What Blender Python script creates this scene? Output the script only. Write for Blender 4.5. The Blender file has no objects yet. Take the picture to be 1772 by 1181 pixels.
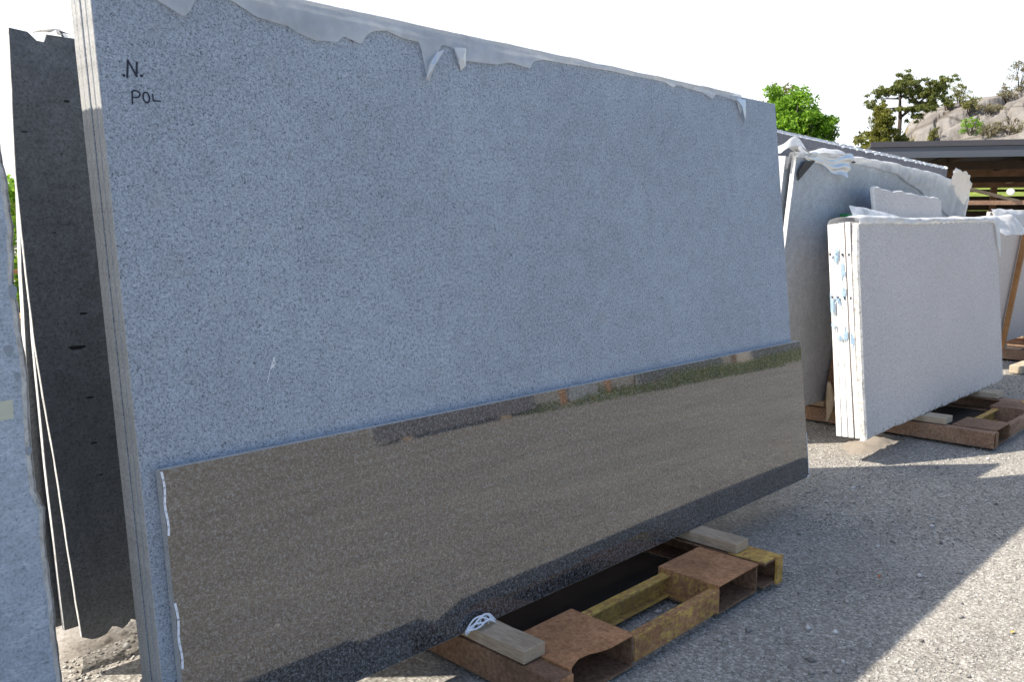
import bpy, bmesh, math, random
import numpy as np
from mathutils import Vector, noise, Matrix
R = math.radians
rnd = random.Random(7)
scene = bpy.context.scene

# ---------------------------------------------------------------- camera, light, exposure
cam = bpy.data.cameras.new('camera'); cam_o = bpy.data.objects.new('camera', cam)
scene.collection.objects.link(cam_o); scene.camera = cam_o
cam.sensor_width = 36; cam.lens = 36*1501.8/1772; cam.clip_start = .05; cam.clip_end = 1500
PITCH, ROLL, YAW = .131, .00155, .80296
cy, sy = math.cos(YAW), math.sin(YAW)
fwd = Vector((sy*math.cos(PITCH), cy*math.cos(PITCH), -math.sin(PITCH)))
rgt = Vector((cy, -sy, 0)); upv = rgt.cross(fwd)
r_ = rgt*math.cos(ROLL)+upv*math.sin(ROLL); u_ = upv*math.cos(ROLL)-rgt*math.sin(ROLL)
M = Matrix((r_, u_, -fwd)).transposed().to_4x4(); M.translation = (0, 0, 1.5)
cam_o.matrix_world = M

SUN = Vector((-.81, .545, 1)).normalized()           # towards the sun
elev = math.asin(SUN.z)
world = bpy.data.worlds.new('World'); scene.world = world; world.use_nodes = True
wn = world.node_tree; wn.nodes.clear()
sky = wn.nodes.new('ShaderNodeTexSky'); sky.sky_type = 'NISHITA'; sky.sun_disc = False
sky.sun_elevation = elev; sky.sun_rotation = math.atan2(SUN.x, SUN.y)
sky.air_density = 1.0; sky.dust_density = 1.5; sky.ozone_density = 2.5; sky.altitude = 0
HAZE = 6.9
bg = wn.nodes.new('ShaderNodeBackground'); bg.inputs['Strength'].default_value = .10
wo = wn.nodes.new('ShaderNodeOutputWorld')
# thin bright summer haze: thickest on the sun's half of the sky, thinning to clear blue opposite
geo = wn.nodes.new('ShaderNodeTexCoord'); dt = wn.nodes.new('ShaderNodeVectorMath'); dt.operation = 'DOT_PRODUCT'
hz = Vector((.22, .93, .25)).normalized(); dt.inputs[1].default_value = hz
wn.links.new(geo.outputs['Generated'], dt.inputs[0])
cn = wn.nodes.new('ShaderNodeTexNoise'); cn.inputs['Scale'].default_value = 1.6; cn.inputs['Detail'].default_value = 5; wn.links.new(geo.outputs['Generated'], cn.inputs['Vector'])
ad = wn.nodes.new('ShaderNodeMath'); ad.operation = 'MULTIPLY_ADD'; ad.inputs[1].default_value = .25; wn.links.new(cn.outputs['Fac'], ad.inputs[0]); wn.links.new(dt.outputs['Value'], ad.inputs[2])
mr = wn.nodes.new('ShaderNodeMapRange'); mr.interpolation_type = 'SMOOTHSTEP'; mr.inputs['From Min'].default_value = .0; mr.inputs['From Max'].default_value = 1.0
wn.links.new(ad.outputs[0], mr.inputs['Value'])
hm = wn.nodes.new('ShaderNodeMix'); hm.data_type = 'RGBA'; hm.inputs[7].default_value = (HAZE*.97, HAZE*.985, HAZE, 1)
wn.links.new(mr.outputs[0], hm.inputs[0]); wn.links.new(sky.outputs[0], hm.inputs[6])
wn.links.new(hm.outputs[2], bg.inputs[0]); wn.links.new(bg.outputs[0], wo.inputs[0])
sl = bpy.data.lights.new('sun', 'SUN'); sl.energy = 3.5; sl.angle = R(.53); sl.color = (1, .93, .82)
so = bpy.data.objects.new('sun', sl); scene.collection.objects.link(so)
so.rotation_euler = SUN.to_track_quat('Z', 'Y').to_euler(); so.location = (-8, 6, 12)
vs = scene.view_settings
scene.display_settings.display_device = 'sRGB'
vs.view_transform = 'Standard'; vs.look = 'None'; vs.gamma = 1; vs.use_curve_mapping = False; vs.exposure = 1.10
scene.cycles.max_bounces = 6; scene.cycles.transparent_max_bounces = 12

# ---------------------------------------------------------------- helpers
TH = .1166                                            # lean of every slab from upright
CT, ST = math.cos(TH), math.sin(TH)
def link(o, parent=None):
    scene.collection.objects.link(o)
    if parent: o.parent = parent
    return o
def tag(o, label=None, cat=None, group=None, kind=None):
    for k, v in (('label', label), ('category', cat), ('group', group), ('kind', kind)):
        if v: o[k] = v
    return o
def empty(name, loc, label, cat, group=None, rz=0):
    o = bpy.data.objects.new(name, None); o.empty_display_size = .1
    o.location = loc; o.rotation_euler.z = rz
    return tag(link(o), label, cat, group)
class MB:
    def __init__(s): s.v = []; s.f = []; s.m = []
    def add(s, vs_, fs, mi=0):
        n = len(s.v); s.v += [tuple(v) for v in vs_]; s.f += [tuple(i+n for i in f) for f in fs]; s.m += [mi]*len(fs)
    def box(s, x0, x1, y0, y1, z0, z1, mi=0, rot=None, org=None):
        p = [(x, y, z) for z in (z0, z1) for y in (y0, y1) for x in (x0, x1)]
        if rot is not None:
            o = Vector(org); p = [tuple(o+rot@(Vector(q)-o)) for q in p]
        s.add(p, [(0, 2, 3, 1), (4, 5, 7, 6), (0, 1, 5, 4), (2, 6, 7, 3), (0, 4, 6, 2), (1, 3, 7, 5)], mi)
    def bar(s, a, b, w, d=None, mi=0, side=(1, 0, 0)):
        a, b = Vector(a), Vector(b); t = (b-a).normalized(); d = d or w
        x = Vector(side); x = (x-t*x.dot(t)).normalized(); y = t.cross(x)
        p = [q+x*sx*w/2+y*sy2*d/2 for q in (a, b) for sx, sy2 in ((-1, -1), (1, -1), (1, 1), (-1, 1))]
        s.add(p, [(3, 2, 1, 0), (4, 5, 6, 7), (0, 1, 5, 4), (1, 2, 6, 5), (2, 3, 7, 6), (3, 0, 4, 7)], mi)
    def tube(s, pts, rad, n=8, mi=0, cap=True):
        pts = [Vector(p) for p in pts]; rad = rad if hasattr(rad, '__len__') else [rad]*len(pts)
        ring = []; x = None
        for i, p in enumerate(pts):
            t = (pts[min(i+1, len(pts)-1)]-pts[max(i-1, 0)]).normalized()
            if x is None: x = t.orthogonal().normalized()
            x = (x-t*x.dot(t)).normalized(); y = t.cross(x)
            ring += [p+(x*math.cos(a)+y*math.sin(a))*rad[i] for a in [2*math.pi*k/n for k in range(n)]]
        fs = [(i*n+k, i*n+(k+1) % n, (i+1)*n+(k+1) % n, (i+1)*n+k) for i in range(len(pts)-1) for k in range(n)]
        if cap: fs += [tuple(range(n-1, -1, -1)), tuple((len(pts)-1)*n+k for k in range(n))]
        s.add(ring, fs, mi)
    def build(s, name, mats, parent=None, smooth=False, bevel=0):
        me = bpy.data.meshes.new(name); me.from_pydata(s.v, [], s.f); me.validate(); me.update()
        for m in (mats if isinstance(mats, (list, tuple)) else [mats]): me.materials.append(m)
        if len(s.m) == len(me.polygons): me.polygons.foreach_set('material_index', s.m)
        if smooth: me.polygons.foreach_set('use_smooth', [True]*len(me.polygons))
        o = link(bpy.data.objects.new(name, me), parent)
        if bevel:
            b = o.modifiers.new('bevel', 'BEVEL'); b.width = bevel; b.segments = 2; b.limit_method = 'ANGLE'
        return o
def copy_tree(o, parent=None):
    c = o.copy(); scene.collection.objects.link(c); c.parent = parent
    for ch in list(o.children): copy_tree(ch, c)
    return c

# ---------------------------------------------------------------- materials
class NT:
    def __init__(s, name):
        s.mat = bpy.data.materials.new(name); s.mat.use_nodes = True
        s.t = s.mat.node_tree; s.b = s.t.nodes['Principled BSDF']; s.out = s.t.nodes['Material Output']
        s.tc = s.t.nodes.new('ShaderNodeTexCoord'); s.co = s.tc.outputs['Object']
    def n(s, typ, **kw):
        nd = s.t.nodes.new(typ)
        for k, v in kw.items():
            if hasattr(nd, k): setattr(nd, k, v)
            else: nd.inputs[k].default_value = v
        return nd
    def l(s, a, b): s.t.links.new(a, b)
    def noise(s, scale, detail=4, rough=.6, stretch=None, offset=None):
        nd = s.n('ShaderNodeTexNoise'); nd.inputs['Scale'].default_value = scale
        nd.inputs['Detail'].default_value = detail; nd.inputs['Roughness'].default_value = rough
        co = s.co
        if stretch or offset:
            mp = s.n('ShaderNodeMapping'); s.l(co, mp.inputs[0])
            if stretch: mp.inputs['Scale'].default_value = stretch
            if offset: mp.inputs['Location'].default_value = offset
            co = mp.outputs[0]
        s.l(co, nd.inputs['Vector']); return nd.outputs['Fac']
    def vor(s, scale, feature='F1', out='Distance', stretch=None):
        nd = s.n('ShaderNodeTexVoronoi'); nd.feature = feature; nd.inputs['Scale'].default_value = scale
        co = s.co
        if stretch:
            mp = s.n('ShaderNodeMapping'); s.l(co, mp.inputs[0]); mp.inputs['Scale'].default_value = stretch; co = mp.outputs[0]
        s.l(co, nd.inputs['Vector']); return nd.outputs[out]
    def ramp(s, fac, stops, interp='LINEAR'):
        nd = s.n('ShaderNodeValToRGB'); cr = nd.color_ramp; cr.interpolation = interp
        while len(cr.elements) < len(stops): cr.elements.new(.5)
        for e, (p, c) in zip(cr.elements, stops):
            e.position = p; e.color = (c, c, c, 1) if not hasattr(c, '__len__') else (*c[:3], 1)
        s.l(fac, nd.inputs[0]); return nd.outputs[0]
    def mix(s, fac, a, b, blend='MIX'):
        nd = s.n('ShaderNodeMix'); nd.data_type = 'RGBA'; nd.blend_type = blend
        for sock, v in ((nd.inputs[0], fac), (nd.inputs[6], a), (nd.inputs[7], b)):
            if hasattr(v, 'is_linked'): s.l(v, sock)
            elif hasattr(v, '__len__'): sock.default_value = (*v[:3], 1)
            else: sock.default_value = v if sock.type == 'VALUE' else (v, v, v, 1)
        return nd.outputs[2]
    def bump(s, h, strength=.3, dist=.002):
        nd = s.n('ShaderNodeBump'); nd.inputs['Strength'].default_value = strength; nd.inputs['Distance'].default_value = dist
        s.l(h, nd.inputs['Height']); s.l(nd.outputs[0], s.b.inputs['Normal'])
    def fin(s, col=None, rough=.6, spec=.5, metal=0, ior=None):
        if col is not None:
            if hasattr(col, 'is_linked'): s.l(col, s.b.inputs['Base Color'])
            else: s.b.inputs['Base Color'].default_value = (*col, 1)
        if hasattr(rough, 'is_linked'): s.l(rough, s.b.inputs['Roughness'])
        else: s.b.inputs['Roughness'].default_value = rough
        s.b.inputs['Specular IOR Level'].default_value = spec; s.b.inputs['Metallic'].default_value = metal
        if ior: s.b.inputs['IOR'].default_value = ior
        return s.mat
def granite(name, light, mid, dark, grain=170, cloud=.12, rough=.55, spec=.35, speck=.5, stains=0, bump=.15, ior=None, warm=None, veins=0):
    t = NT(name)
    g = t.noise(grain, 3, .8)
    g = t.mix(.38, g, t.noise(grain*.5, 3, .7, offset=(6, 6, 6)))
    col = t.ramp(g, [(.35, dark), (.47, mid), (.60, light)])
    sp = t.ramp(t.vor(grain*.75), [(.0, 0.0), (.22, 0.0), (.36, 1.0)])
    spm = t.ramp(t.noise(grain*.22, 3, .7, offset=(3, 1, 7)), [(.5, 0), (.62, speck)])
    inv = t.mix(spm, 1.0, sp)
    col = t.mix(1.0, col, t.mix(inv, dark, (1, 1, 1)), 'MULTIPLY')
    cl = t.ramp(t.noise(14, 5, .7), [(.35, 1-cloud), (.65, 1+cloud*.6)])
    col = t.mix(1.0, col, cl, 'MULTIPLY')
    cl2 = t.ramp(t.noise(1.6, 4, .6, offset=(9, 2, 4)), [(.35, 1-cloud*.8), (.65, 1+cloud*.4)])
    col = t.mix(1.0, col, cl2, 'MULTIPLY')
    if warm:
        col = t.mix(t.ramp(t.noise(11, 3, .6, offset=(5, 5, 5)), [(.58, 0), (.75, .35)]), col, warm)
    if veins:
        vn = t.noise(3.2, 5, .7, stretch=(1, 1, 2.6), offset=(4, 0, 1)); col = t.mix(t.ramp(vn, [(.485, 0), (.5, veins), (.515, 0)]), col, (.75, .8, .88))
    if stains:
        st = t.ramp(t.noise(2.2, 5, .65, stretch=(1, 1, .35), offset=(1, 8, 2)), [(.45, 0), (.8, stains)])
        col = t.mix(st, col, dark)
    if bump: t.bump(g, bump, .0015)
    if rough is None:
        rough = t.ramp(t.noise(260, 2, .6, offset=(2, 2, 8)), [(.45, .015), (.65, .07)])
    return t.fin(col, rough, spec, ior=ior)
G_main = granite('granite_satin_blue_grey', (.51, .562, .640), (.32, .357, .413), (.07, .079, .098), 190, .10, .55, .3, .8, warm=(.36, .37, .36))
G_left = granite('granite_pale_blue_grey', (.46, .515, .59), (.37, .415, .475), (.2, .225, .26), 150, .12, .6, .3, .4, stains=.12, veins=.28)
G_polish = granite('granite_polished_black', (.20, .20, .205), (.022, .022, .025), (.003, .003, .004), 150, .16, None, .6, .4, bump=0, ior=1.92)
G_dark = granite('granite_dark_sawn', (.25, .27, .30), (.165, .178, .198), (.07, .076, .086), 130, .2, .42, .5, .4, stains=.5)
G_mid = granite('granite_mid_grey', (.56, .61, .67), (.45, .49, .54), (.28, .30, .33), 90, .16, .35, .5, .3, stains=.3)
G_white = granite('granite_light_grey', (.76, .695, .655), (.61, .56, .53), (.30, .285, .28), 100, .05, .6, .3, .5)
G_tall = granite('granite_charcoal', (.25, .24, .27), (.18, .175, .20), (.08, .08, .09), 90, .1, .5, .4, .4)
E_saw = granite('granite_sawn_edge', (.55, .55, .54), (.45, .45, .44), (.28, .28, .27), 140, .14, .7, .3, .3, bump=.3)
def edge_rough():
    t = NT('granite_rough_edge')
    n1 = t.noise(45, 5, .7)
    col = t.ramp(n1, [(.3, (.34, .32, .29)), (.5, (.62, .60, .57)), (.7, (.74, .73, .71))])
    d = t.ramp(t.noise(8, 4, .7, stretch=(1, 1, .5)), [(.55, 0), (.75, .6)])
    col = t.mix(d, col, (.33, .29, .24))
    t.bump(n1, .7, .006); return t.fin(col, .85, .2)
E_rough = edge_rough()
E_white = granite('granite_pale_broken_edge', (.86, .85, .83), (.78, .77, .75), (.5, .48, .45), 60, .06, .9, .2, .25, bump=.6)
def plain(name, c, rough=.6, spec=.4, var=.15, scale=20, metal=0, bump=0):
    t = NT(name); nz = t.noise(scale, 4, .65)
    col = t.mix(nz, tuple(x*(1-var) for x in c), tuple(min(1, x*(1+var)) for x in c))
    if bump: t.bump(nz, bump, .003)
    return t.fin(col, rough, spec, metal=metal)
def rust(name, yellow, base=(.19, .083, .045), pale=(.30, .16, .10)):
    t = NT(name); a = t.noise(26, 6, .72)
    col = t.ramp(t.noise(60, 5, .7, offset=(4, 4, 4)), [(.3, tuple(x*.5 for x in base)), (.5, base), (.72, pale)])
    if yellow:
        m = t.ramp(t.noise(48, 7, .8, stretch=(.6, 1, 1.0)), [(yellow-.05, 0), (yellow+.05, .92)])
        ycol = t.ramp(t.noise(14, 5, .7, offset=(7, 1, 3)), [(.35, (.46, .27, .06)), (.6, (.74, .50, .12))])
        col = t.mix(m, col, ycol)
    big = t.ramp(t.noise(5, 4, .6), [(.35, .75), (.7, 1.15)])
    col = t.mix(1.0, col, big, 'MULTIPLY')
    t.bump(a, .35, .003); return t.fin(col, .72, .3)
RUST1 = rust('orange_brown_rust', 0, (.49, .235, .11), (.62, .35, .18)); RUST = rust('rusty_steel', 0, (.33, .195, .125), (.45, .31, .21)); RUSTY = rust('rust_with_yellow_paint', .54, (.42, .20, .095), (.56, .33, .17)); YEL = rust('yellow_paint_worn', .47, (.40, .20, .09), (.52, .32, .15))
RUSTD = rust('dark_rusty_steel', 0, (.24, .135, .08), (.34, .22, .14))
def wood(name, c1, c2, scale=1):
    t = NT(name)
    g = t.noise(14*scale, 5, .65, stretch=(14, 1.2, 14))
    col = t.ramp(g, [(.32, c1), (.68, c2)])
    k = t.ramp(t.noise(3*scale, 3, .6), [(.4, .8), (.65, 1.1)])
    col = t.mix(1.0, col, k, 'MULTIPLY'); t.bump(g, .4, .003)
    return t.fin(col, .8, .2)
WOODG = wood('weathered_timber', (.40, .29, .19), (.64, .51, .37)); WOODL = wood('fresh_timber', (.42, .33, .22), (.72, .62, .47))
WOODO = wood('orange_timber', (.38, .17, .06), (.62, .34, .15))
INK = plain('marker_ink', (.03, .035, .055), .6, .3, .9, 260); TAPE = plain('white_tape', (.85, .88, .95), .35, .5, .04)
PAPER = plain('faded_paper', (.56, .56, .44), .8, .2, .08, 60); BLUE = plain('blue_paint_mark', (.38, .56, .74), .7, .2, .4, 60)
BLACKGR = plain('black_stain', (.012, .012, .013), .5, .4)
SCUFF = plain('white_scuff', (.75, .76, .78), .8, .2, .1, 80)
def film_mat(name, op, tint=(.86, .9, .95), rough=.42):
    m = bpy.data.materials.new(name); m.use_nodes = True; t = m.node_tree; t.nodes.clear()
    o = t.nodes.new('ShaderNodeOutputMaterial'); mx = t.nodes.new('ShaderNodeMixShader'); m2 = t.nodes.new('ShaderNodeMixShader'); m3 = t.nodes.new('ShaderNodeMixShader')
    tr = t.nodes.new('ShaderNodeBsdfTransparent'); tl = t.nodes.new('ShaderNodeBsdfTranslucent'); df = t.nodes.new('ShaderNodeBsdfDiffuse'); gl = t.nodes.new('ShaderNodeBsdfGlossy')
    for b in (tl, df): b.inputs['Color'].default_value = (*tint, 1)
    gl.inputs['Roughness'].default_value = rough
    tc = t.nodes.new('ShaderNodeTexCoord'); nz = t.nodes.new('ShaderNodeTexNoise'); nz.inputs['Scale'].default_value = 9; nz.inputs['Detail'].default_value = 5
    mr = t.nodes.new('ShaderNodeMapRange'); mr.inputs['To Min'].default_value = op-.22; mr.inputs['To Max'].default_value = min(1, op+.22); mr.inputs['From Min'].default_value = .3; mr.inputs['From Max'].default_value = .7
    t.links.new(tc.outputs['Object'], nz.inputs['Vector']); t.links.new(nz.outputs['Fac'], mr.inputs['Value'])
    fz = t.nodes.new('ShaderNodeFresnel'); fz.inputs['IOR'].default_value = 1.3
    m2.inputs[0].default_value = .5; t.links.new(df.outputs[0], m2.inputs[1]); t.links.new(tl.outputs[0], m2.inputs[2])
    t.links.new(mr.outputs[0], mx.inputs[0]); t.links.new(tr.outputs[0], mx.inputs[1]); t.links.new(m2.outputs[0], mx.inputs[2])
    t.links.new(fz.outputs[0], m3.inputs[0]); t.links.new(mx.outputs[0], m3.inputs[1]); t.links.new(gl.outputs[0], m3.inputs[2])
    t.links.new(m3.outputs[0], o.inputs[0]); return m
FILM = film_mat('clear_plastic_film', .72, (.93, .96, 1.0), .3); FILMW = film_mat('milky_plastic_film', .82, (.93, .94, .95), .5); FILMD = film_mat('dirty_plastic_film', .6, (.5, .45, .4))
def ground_mat():
    t = NT('gravel_yard')
    f = t.noise(110, 3, .8); g = t.vor(70, out='Color'); gd = t.vor(70)
    bw = t.n('ShaderNodeRGBToBW'); t.l(g, bw.inputs[0])
    col = t.ramp(bw.outputs[0], [(.12, (.17, .155, .14)), (.4, (.34, .32, .295)), (.7, (.47, .45, .42)), (.92, (.68, .66, .63))])
    col = t.mix(t.ramp(gd, [(.35, 0), (.75, .75)]), col, (.12, .105, .09))
    col = t.mix(.45, col, t.ramp(f, [(.3, (.13, .12, .11)), (.5, (.37, .35, .32)), (.7, (.66, .64, .6))]))
    big = t.ramp(t.noise(1.1, 6, .7, stretch=(.5, 1.4, 1)), [(.33, (.80, .79, .77)), (.66, (1.12, 1.10, 1.06))])
    col = t.mix(1.0, col, big, 'MULTIPLY')
    h = t.mix(.5, f, gd); t.bump(h, .8, .008)
    return t.fin(col, .95, .15)
GRAVEL = ground_mat()
def stone_mat():
    t = NT('small_stones'); oi = t.n('ShaderNodeNewGeometry')
    col = t.ramp(oi.outputs['Random Per Island'], [(0, (.16, .15, .14)), (.35, (.34, .32, .30)), (.7, (.46, .43, .39)), (1, (.72, .70, .67))])
    return t.fin(col, .9, .2)
STONE = stone_mat()
def leaf_mat(name, a, b, c):
    t = NT(name); g = t.n('ShaderNodeNewGeometry')
    col = t.ramp(g.outputs['Random Per Island'], [(0, a), (.5, b), (1, c)])
    big = t.ramp(t.noise(.9, 3, .6), [(.35, .75), (.65, 1.2)])
    col = t.mix(1.0, col, big, 'MULTIPLY')
    t.fin(col, .5, .3)
    tl = t.n('ShaderNodeBsdfTranslucent'); t.l(col, tl.inputs[0]); mx = t.n('ShaderNodeMixShader'); mx.inputs[0].default_value = .45
    t.l(t.b.outputs[0], mx.inputs[1]); t.l(tl.outputs[0], mx.inputs[2]); t.l(mx.outputs[0], t.out.inputs[0]); return t.mat
LEAF = leaf_mat('fresh_green_leaves', (.11, .23, .02), (.20, .38, .03), (.34, .52, .06))
NEEDLE = leaf_mat('pine_needles', (.09, .12, .04), (.17, .20, .055), (.30, .29, .08))
BUSHL = leaf_mat('olive_leaves', (.12, .13, .035), (.21, .22, .055), (.32, .31, .08))
JUNI = leaf_mat('juniper_sprays', (.12, .13, .02), (.22, .22, .04), (.34, .33, .07))
HEATH = leaf_mat('dry_heather', (.20, .17, .12), (.30, .26, .17), (.34, .34, .16))
GRASS = leaf_mat('weeds_green', (.10, .15, .03), (.18, .24, .06), (.34, .32, .14))
BARK = plain('bark', (.07, .055, .045), .9, .1, .4, 12, bump=.6)
def rock_mat():
    t = NT('rounded_granite_rock'); n1 = t.noise(.55, 8, .68); n2 = t.noise(5, 6, .7)
    col = t.ramp(n1, [(.32, (.16, .14, .125)), (.5, (.25, .228, .208)), (.68, (.33, .305, .283))])
    col = t.mix(t.ramp(n2, [(.45, 0), (.7, .5)]), col, (.17, .155, .145))
    cr = t.vor(.16, 'DISTANCE_TO_EDGE', stretch=(1, 1, 2.2))
    col = t.mix(t.ramp(cr, [(.0, .8), (.035, 0)]), col, (.10, .085, .07))
    gm = t.ramp(t.noise(.22, 5, .7, offset=(3, 9, 1)), [(.60, 0), (.66, 1)])
    col = t.mix(gm, col, t.ramp(n2, [(.35, (.10, .11, .035)), (.65, (.27, .2, .07))]))
    t.bump(n2, .6, .15); return t.fin(col, .95, .1)
ROCK = rock_mat()
FASC = plain('grey_sheet_metal', (.08, .09, .11), .45, .5, .12, 3); ROOFT = plain('dark_roofing_felt', (.07, .07, .08), .9, .2)
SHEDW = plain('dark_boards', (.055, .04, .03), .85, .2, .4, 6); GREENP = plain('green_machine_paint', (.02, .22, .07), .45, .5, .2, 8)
WHITEP = plain('white_enamel', (.8, .8, .78), .4, .5); DARKST = plain('dark_steel', (.04, .04, .045), .5, .5)

# ---------------------------------------------------------------- setting: ground, rock hill
def gh(x, y):                                          # gentle unevenness of the yard
    return .012*noise.noise(Vector((x*.5, y*.5, 0)))+.006*noise.noise(Vector((x*2.1, y*2.1, 3)))-.008
def grid(name, x0, x1, y0, y1, step, z, mat, kind='structure'):
    nx = int((x1-x0)/step)+1; ny = int((y1-y0)/step)+1
    v = [(x0+i*(x1-x0)/(nx-1), y0+j*(y1-y0)/(ny-1)) for j in range(ny) for i in range(nx)]
    mb = MB(); mb.v = [(x, y, z(x, y)) for x, y in v]
    mb.f = [(j*nx+i, j*nx+i+1, (j+1)*nx+i+1, (j+1)*nx+i) for j in range(ny-1) for i in range(nx-1)]; mb.m = [0]*len(mb.f)
    return tag(mb.build(name, mat, smooth=True), kind=kind)
# one sheet: fine in the yard, wide cells to the horizon
xs = sorted(set([-600, -300, -150, -80, -50, -30, -20] + [round(-14+i*.25, 3) for i in range(0, 200)] + [38, 45, 60, 90, 150, 300, 600]))
ys = sorted(set([-600, -300, -150, -80, -50, -30, -20] + [round(-14+i*.25, 3) for i in range(0, 110)] + [16, 20, 30, 50, 80, 150, 300, 600]))
mb = MB(); nx, ny = len(xs), len(ys)
mb.v = [(x, y, gh(x, y)) for y in ys for x in xs]
mb.f = [(j*nx+i, j*nx+i+1, (j+1)*nx+i+1, (j+1)*nx+i) for j in range(ny-1) for i in range(nx-1)]; mb.m = [0]*len(mb.f)
tag(mb.build('ground', GRAVEL, smooth=True), 'grey gravel yard with patches of sun and slab shadow', kind='structure')

def hill():
    c75, s75 = math.cos(R(78)), math.sin(R(78))
    mb = MB(); nu, nv = 320, 90
    prof = [(69.3, .0), (69.55, .07), (69.75, .098), (70.0, .109), (70.5, .118), (71.15, .1255), (72.2, .131), (73.9, .135), (75.05, .1365), (76, .142), (77, .15), (80, .17), (86, .18), (95, .15), (105, .06), (112, 0)]
    def top(a):
        for (p, hp), (q, hq) in zip(prof, prof[1:]):
            if p <= a <= q: return hp+(hq-hp)*(a-p)/(q-p)
        return 0
    for j in range(nv):
        for i in range(nu):
            a = 69.3+9.45*(i/(nu*.62)) if i < nu*.62 else 78.75+33.2*(i-nu*.62)/(nu*.38-1)
            w = j/(nv-1); d = 50+26*w
            k = 1-(1-min(1, w*1.9))**2.2
            z = (1.5+64*top(a))*k*(1-max(0, w-.7)*2)
            if top(a) == 0: z = 0
            x, y = d*math.sin(R(a)), d*math.cos(R(a)); u = y
            z += .45*noise.noise(Vector((x*.12, y*.16, 0)))*min(1, z/3)+.16*noise.noise(Vector((x*.6, y*.7, 4)))*min(1, z/2)+.04*noise.noise(Vector((x*2, y*2, 4)))
            cr = abs(noise.noise(Vector((y*.30+z*.34, x*.04, 5)))); z -= .9*max(0, .07-cr)/.07*min(1, z/3)
            cr = abs(noise.noise(Vector((y*.5, x*.2+z*.4, 15)))); z -= .5*max(0, .06-cr)/.06*min(1, z/3)
            mb.v.append((x, y, z-.6))
    mb.f = [(j*nu+i, j*nu+i+1, (j+1)*nu+i+1, (j+1)*nu+i) for j in range(nv-1) for i in range(nu-1)]; mb.m = [0]*len(mb.f)
    return tag(mb.build('hill', ROCK, smooth=True), 'bare rounded granite hill with cracks and tufts of scrub', kind='structure')
hill_o = hill()
from mathutils.bvhtree import BVHTree
_hm = hill_o.data; hill_bvh = BVHTree.FromPolygons([v.co for v in _hm.vertices], [tuple(p.vertices) for p in _hm.polygons])
def on_hill(az, tan):                                  # point of the hill in a compass direction at a height
    d = Vector((math.sin(R(az)), math.cos(R(az)), tan)).normalized()
    h = hill_bvh.ray_cast(Vector((0, 0, 1.5)), d)
    return h[0]

# ---------------------------------------------------------------- foliage
def leaves(name, centre, radii, n, size, mat, parent=None, seed=1, clumps=40, clump_r=.28, aspect=.5, shell=.5, up=0, squash=.7):
    g = np.random.default_rng(seed); c = np.array(centre, float); rr = np.array(radii, float)
    d = g.normal(size=(clumps, 3)); d /= np.linalg.norm(d, axis=1)[:, None]
    cc = c+d*rr*(shell+(1-shell)*g.random((clumps, 1))**.6)
    k = g.integers(0, clumps, n)
    cr = clump_r*(.55+.9*g.random(clumps))
    o = g.normal(size=(n, 3)); o /= np.linalg.norm(o, axis=1)[:, None]; o *= g.random((n, 1))**.45
    p = cc[k]+o*cr[k][:, None]*rr.mean()*np.array([1, 1, squash])
    a = g.normal(size=(n, 3)); a[:, 2] += up; a /= np.linalg.norm(a, axis=1)[:, None]
    b = np.cross(a, g.normal(size=(n, 3))); b /= np.linalg.norm(b, axis=1)[:, None]
    s = (size*(.6+.8*g.random(n)))[:, None]
    v = np.stack([p-a*s, p+b*s*aspect, p+a*s, p-b*s*aspect], 1).reshape(-1, 3)
    me = bpy.data.meshes.new(name); me.vertices.add(4*n); me.vertices.foreach_set('co', v.ravel())
    me.loops.add(4*n); me.loops.foreach_set('vertex_index', np.arange(4*n, dtype=np.int32))
    me.polygons.add(n); me.polygons.foreach_set('loop_start', np.arange(0, 4*n, 4, dtype=np.int32)); me.polygons.foreach_set('loop_total', np.full(n, 4, dtype=np.int32))
    me.update(calc_edges=True); me.materials.append(mat)
    return link(bpy.data.objects.new(name, me), parent)
def polar(az, d, z=0): return Vector((d*math.sin(R(az)), d*math.cos(R(az)), z))
def limb(mb, a, b, r0, r1, seed, wob=.12, n=7):
    a, b = Vector(a), Vector(b); L = (b-a).length
    pts = [a.lerp(b, i/n)+Vector((noise.noise(Vector((i*.7, seed, 0))), noise.noise(Vector((i*.7, seed, 9))), noise.noise(Vector((i*.7, seed, 5)))))*L*wob*(i/n) for i in range(n+1)]
    mb.tube(pts, [r0+(r1-r0)*i/n for i in range(n+1)], 6); return pts
def tree(name, label, cat, base, height, crown_c, crown_r, n, size, mat, group=None, seed=1, **kw):
    t = empty(name, base, label, cat, group)
    mb = MB(); tr = limb(mb, (0, 0, -.3), (crown_c[0]*.8, crown_c[1]*.8, height*.85), height*.028, height*.006, seed, .06)
    mb.build('trunk', BARK, t, True)
    mb = MB(); r2 = random.Random(seed)
    for i in range(12):
        a = r2.uniform(0, 6.28); s = tr[2+i % 5]
        e = Vector(crown_c)+Vector((math.cos(a)*crown_r[0]*.8, math.sin(a)*crown_r[1]*.8, r2.uniform(-.5, .6)*crown_r[2]))
        limb(mb, s, e, height*.01, height*.003, seed+i, .15)
    mb.build('limbs', BARK, t, True)
    leaves('crown', crown_c, crown_r, n, size, mat, t, seed, **kw)
    return t
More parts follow.
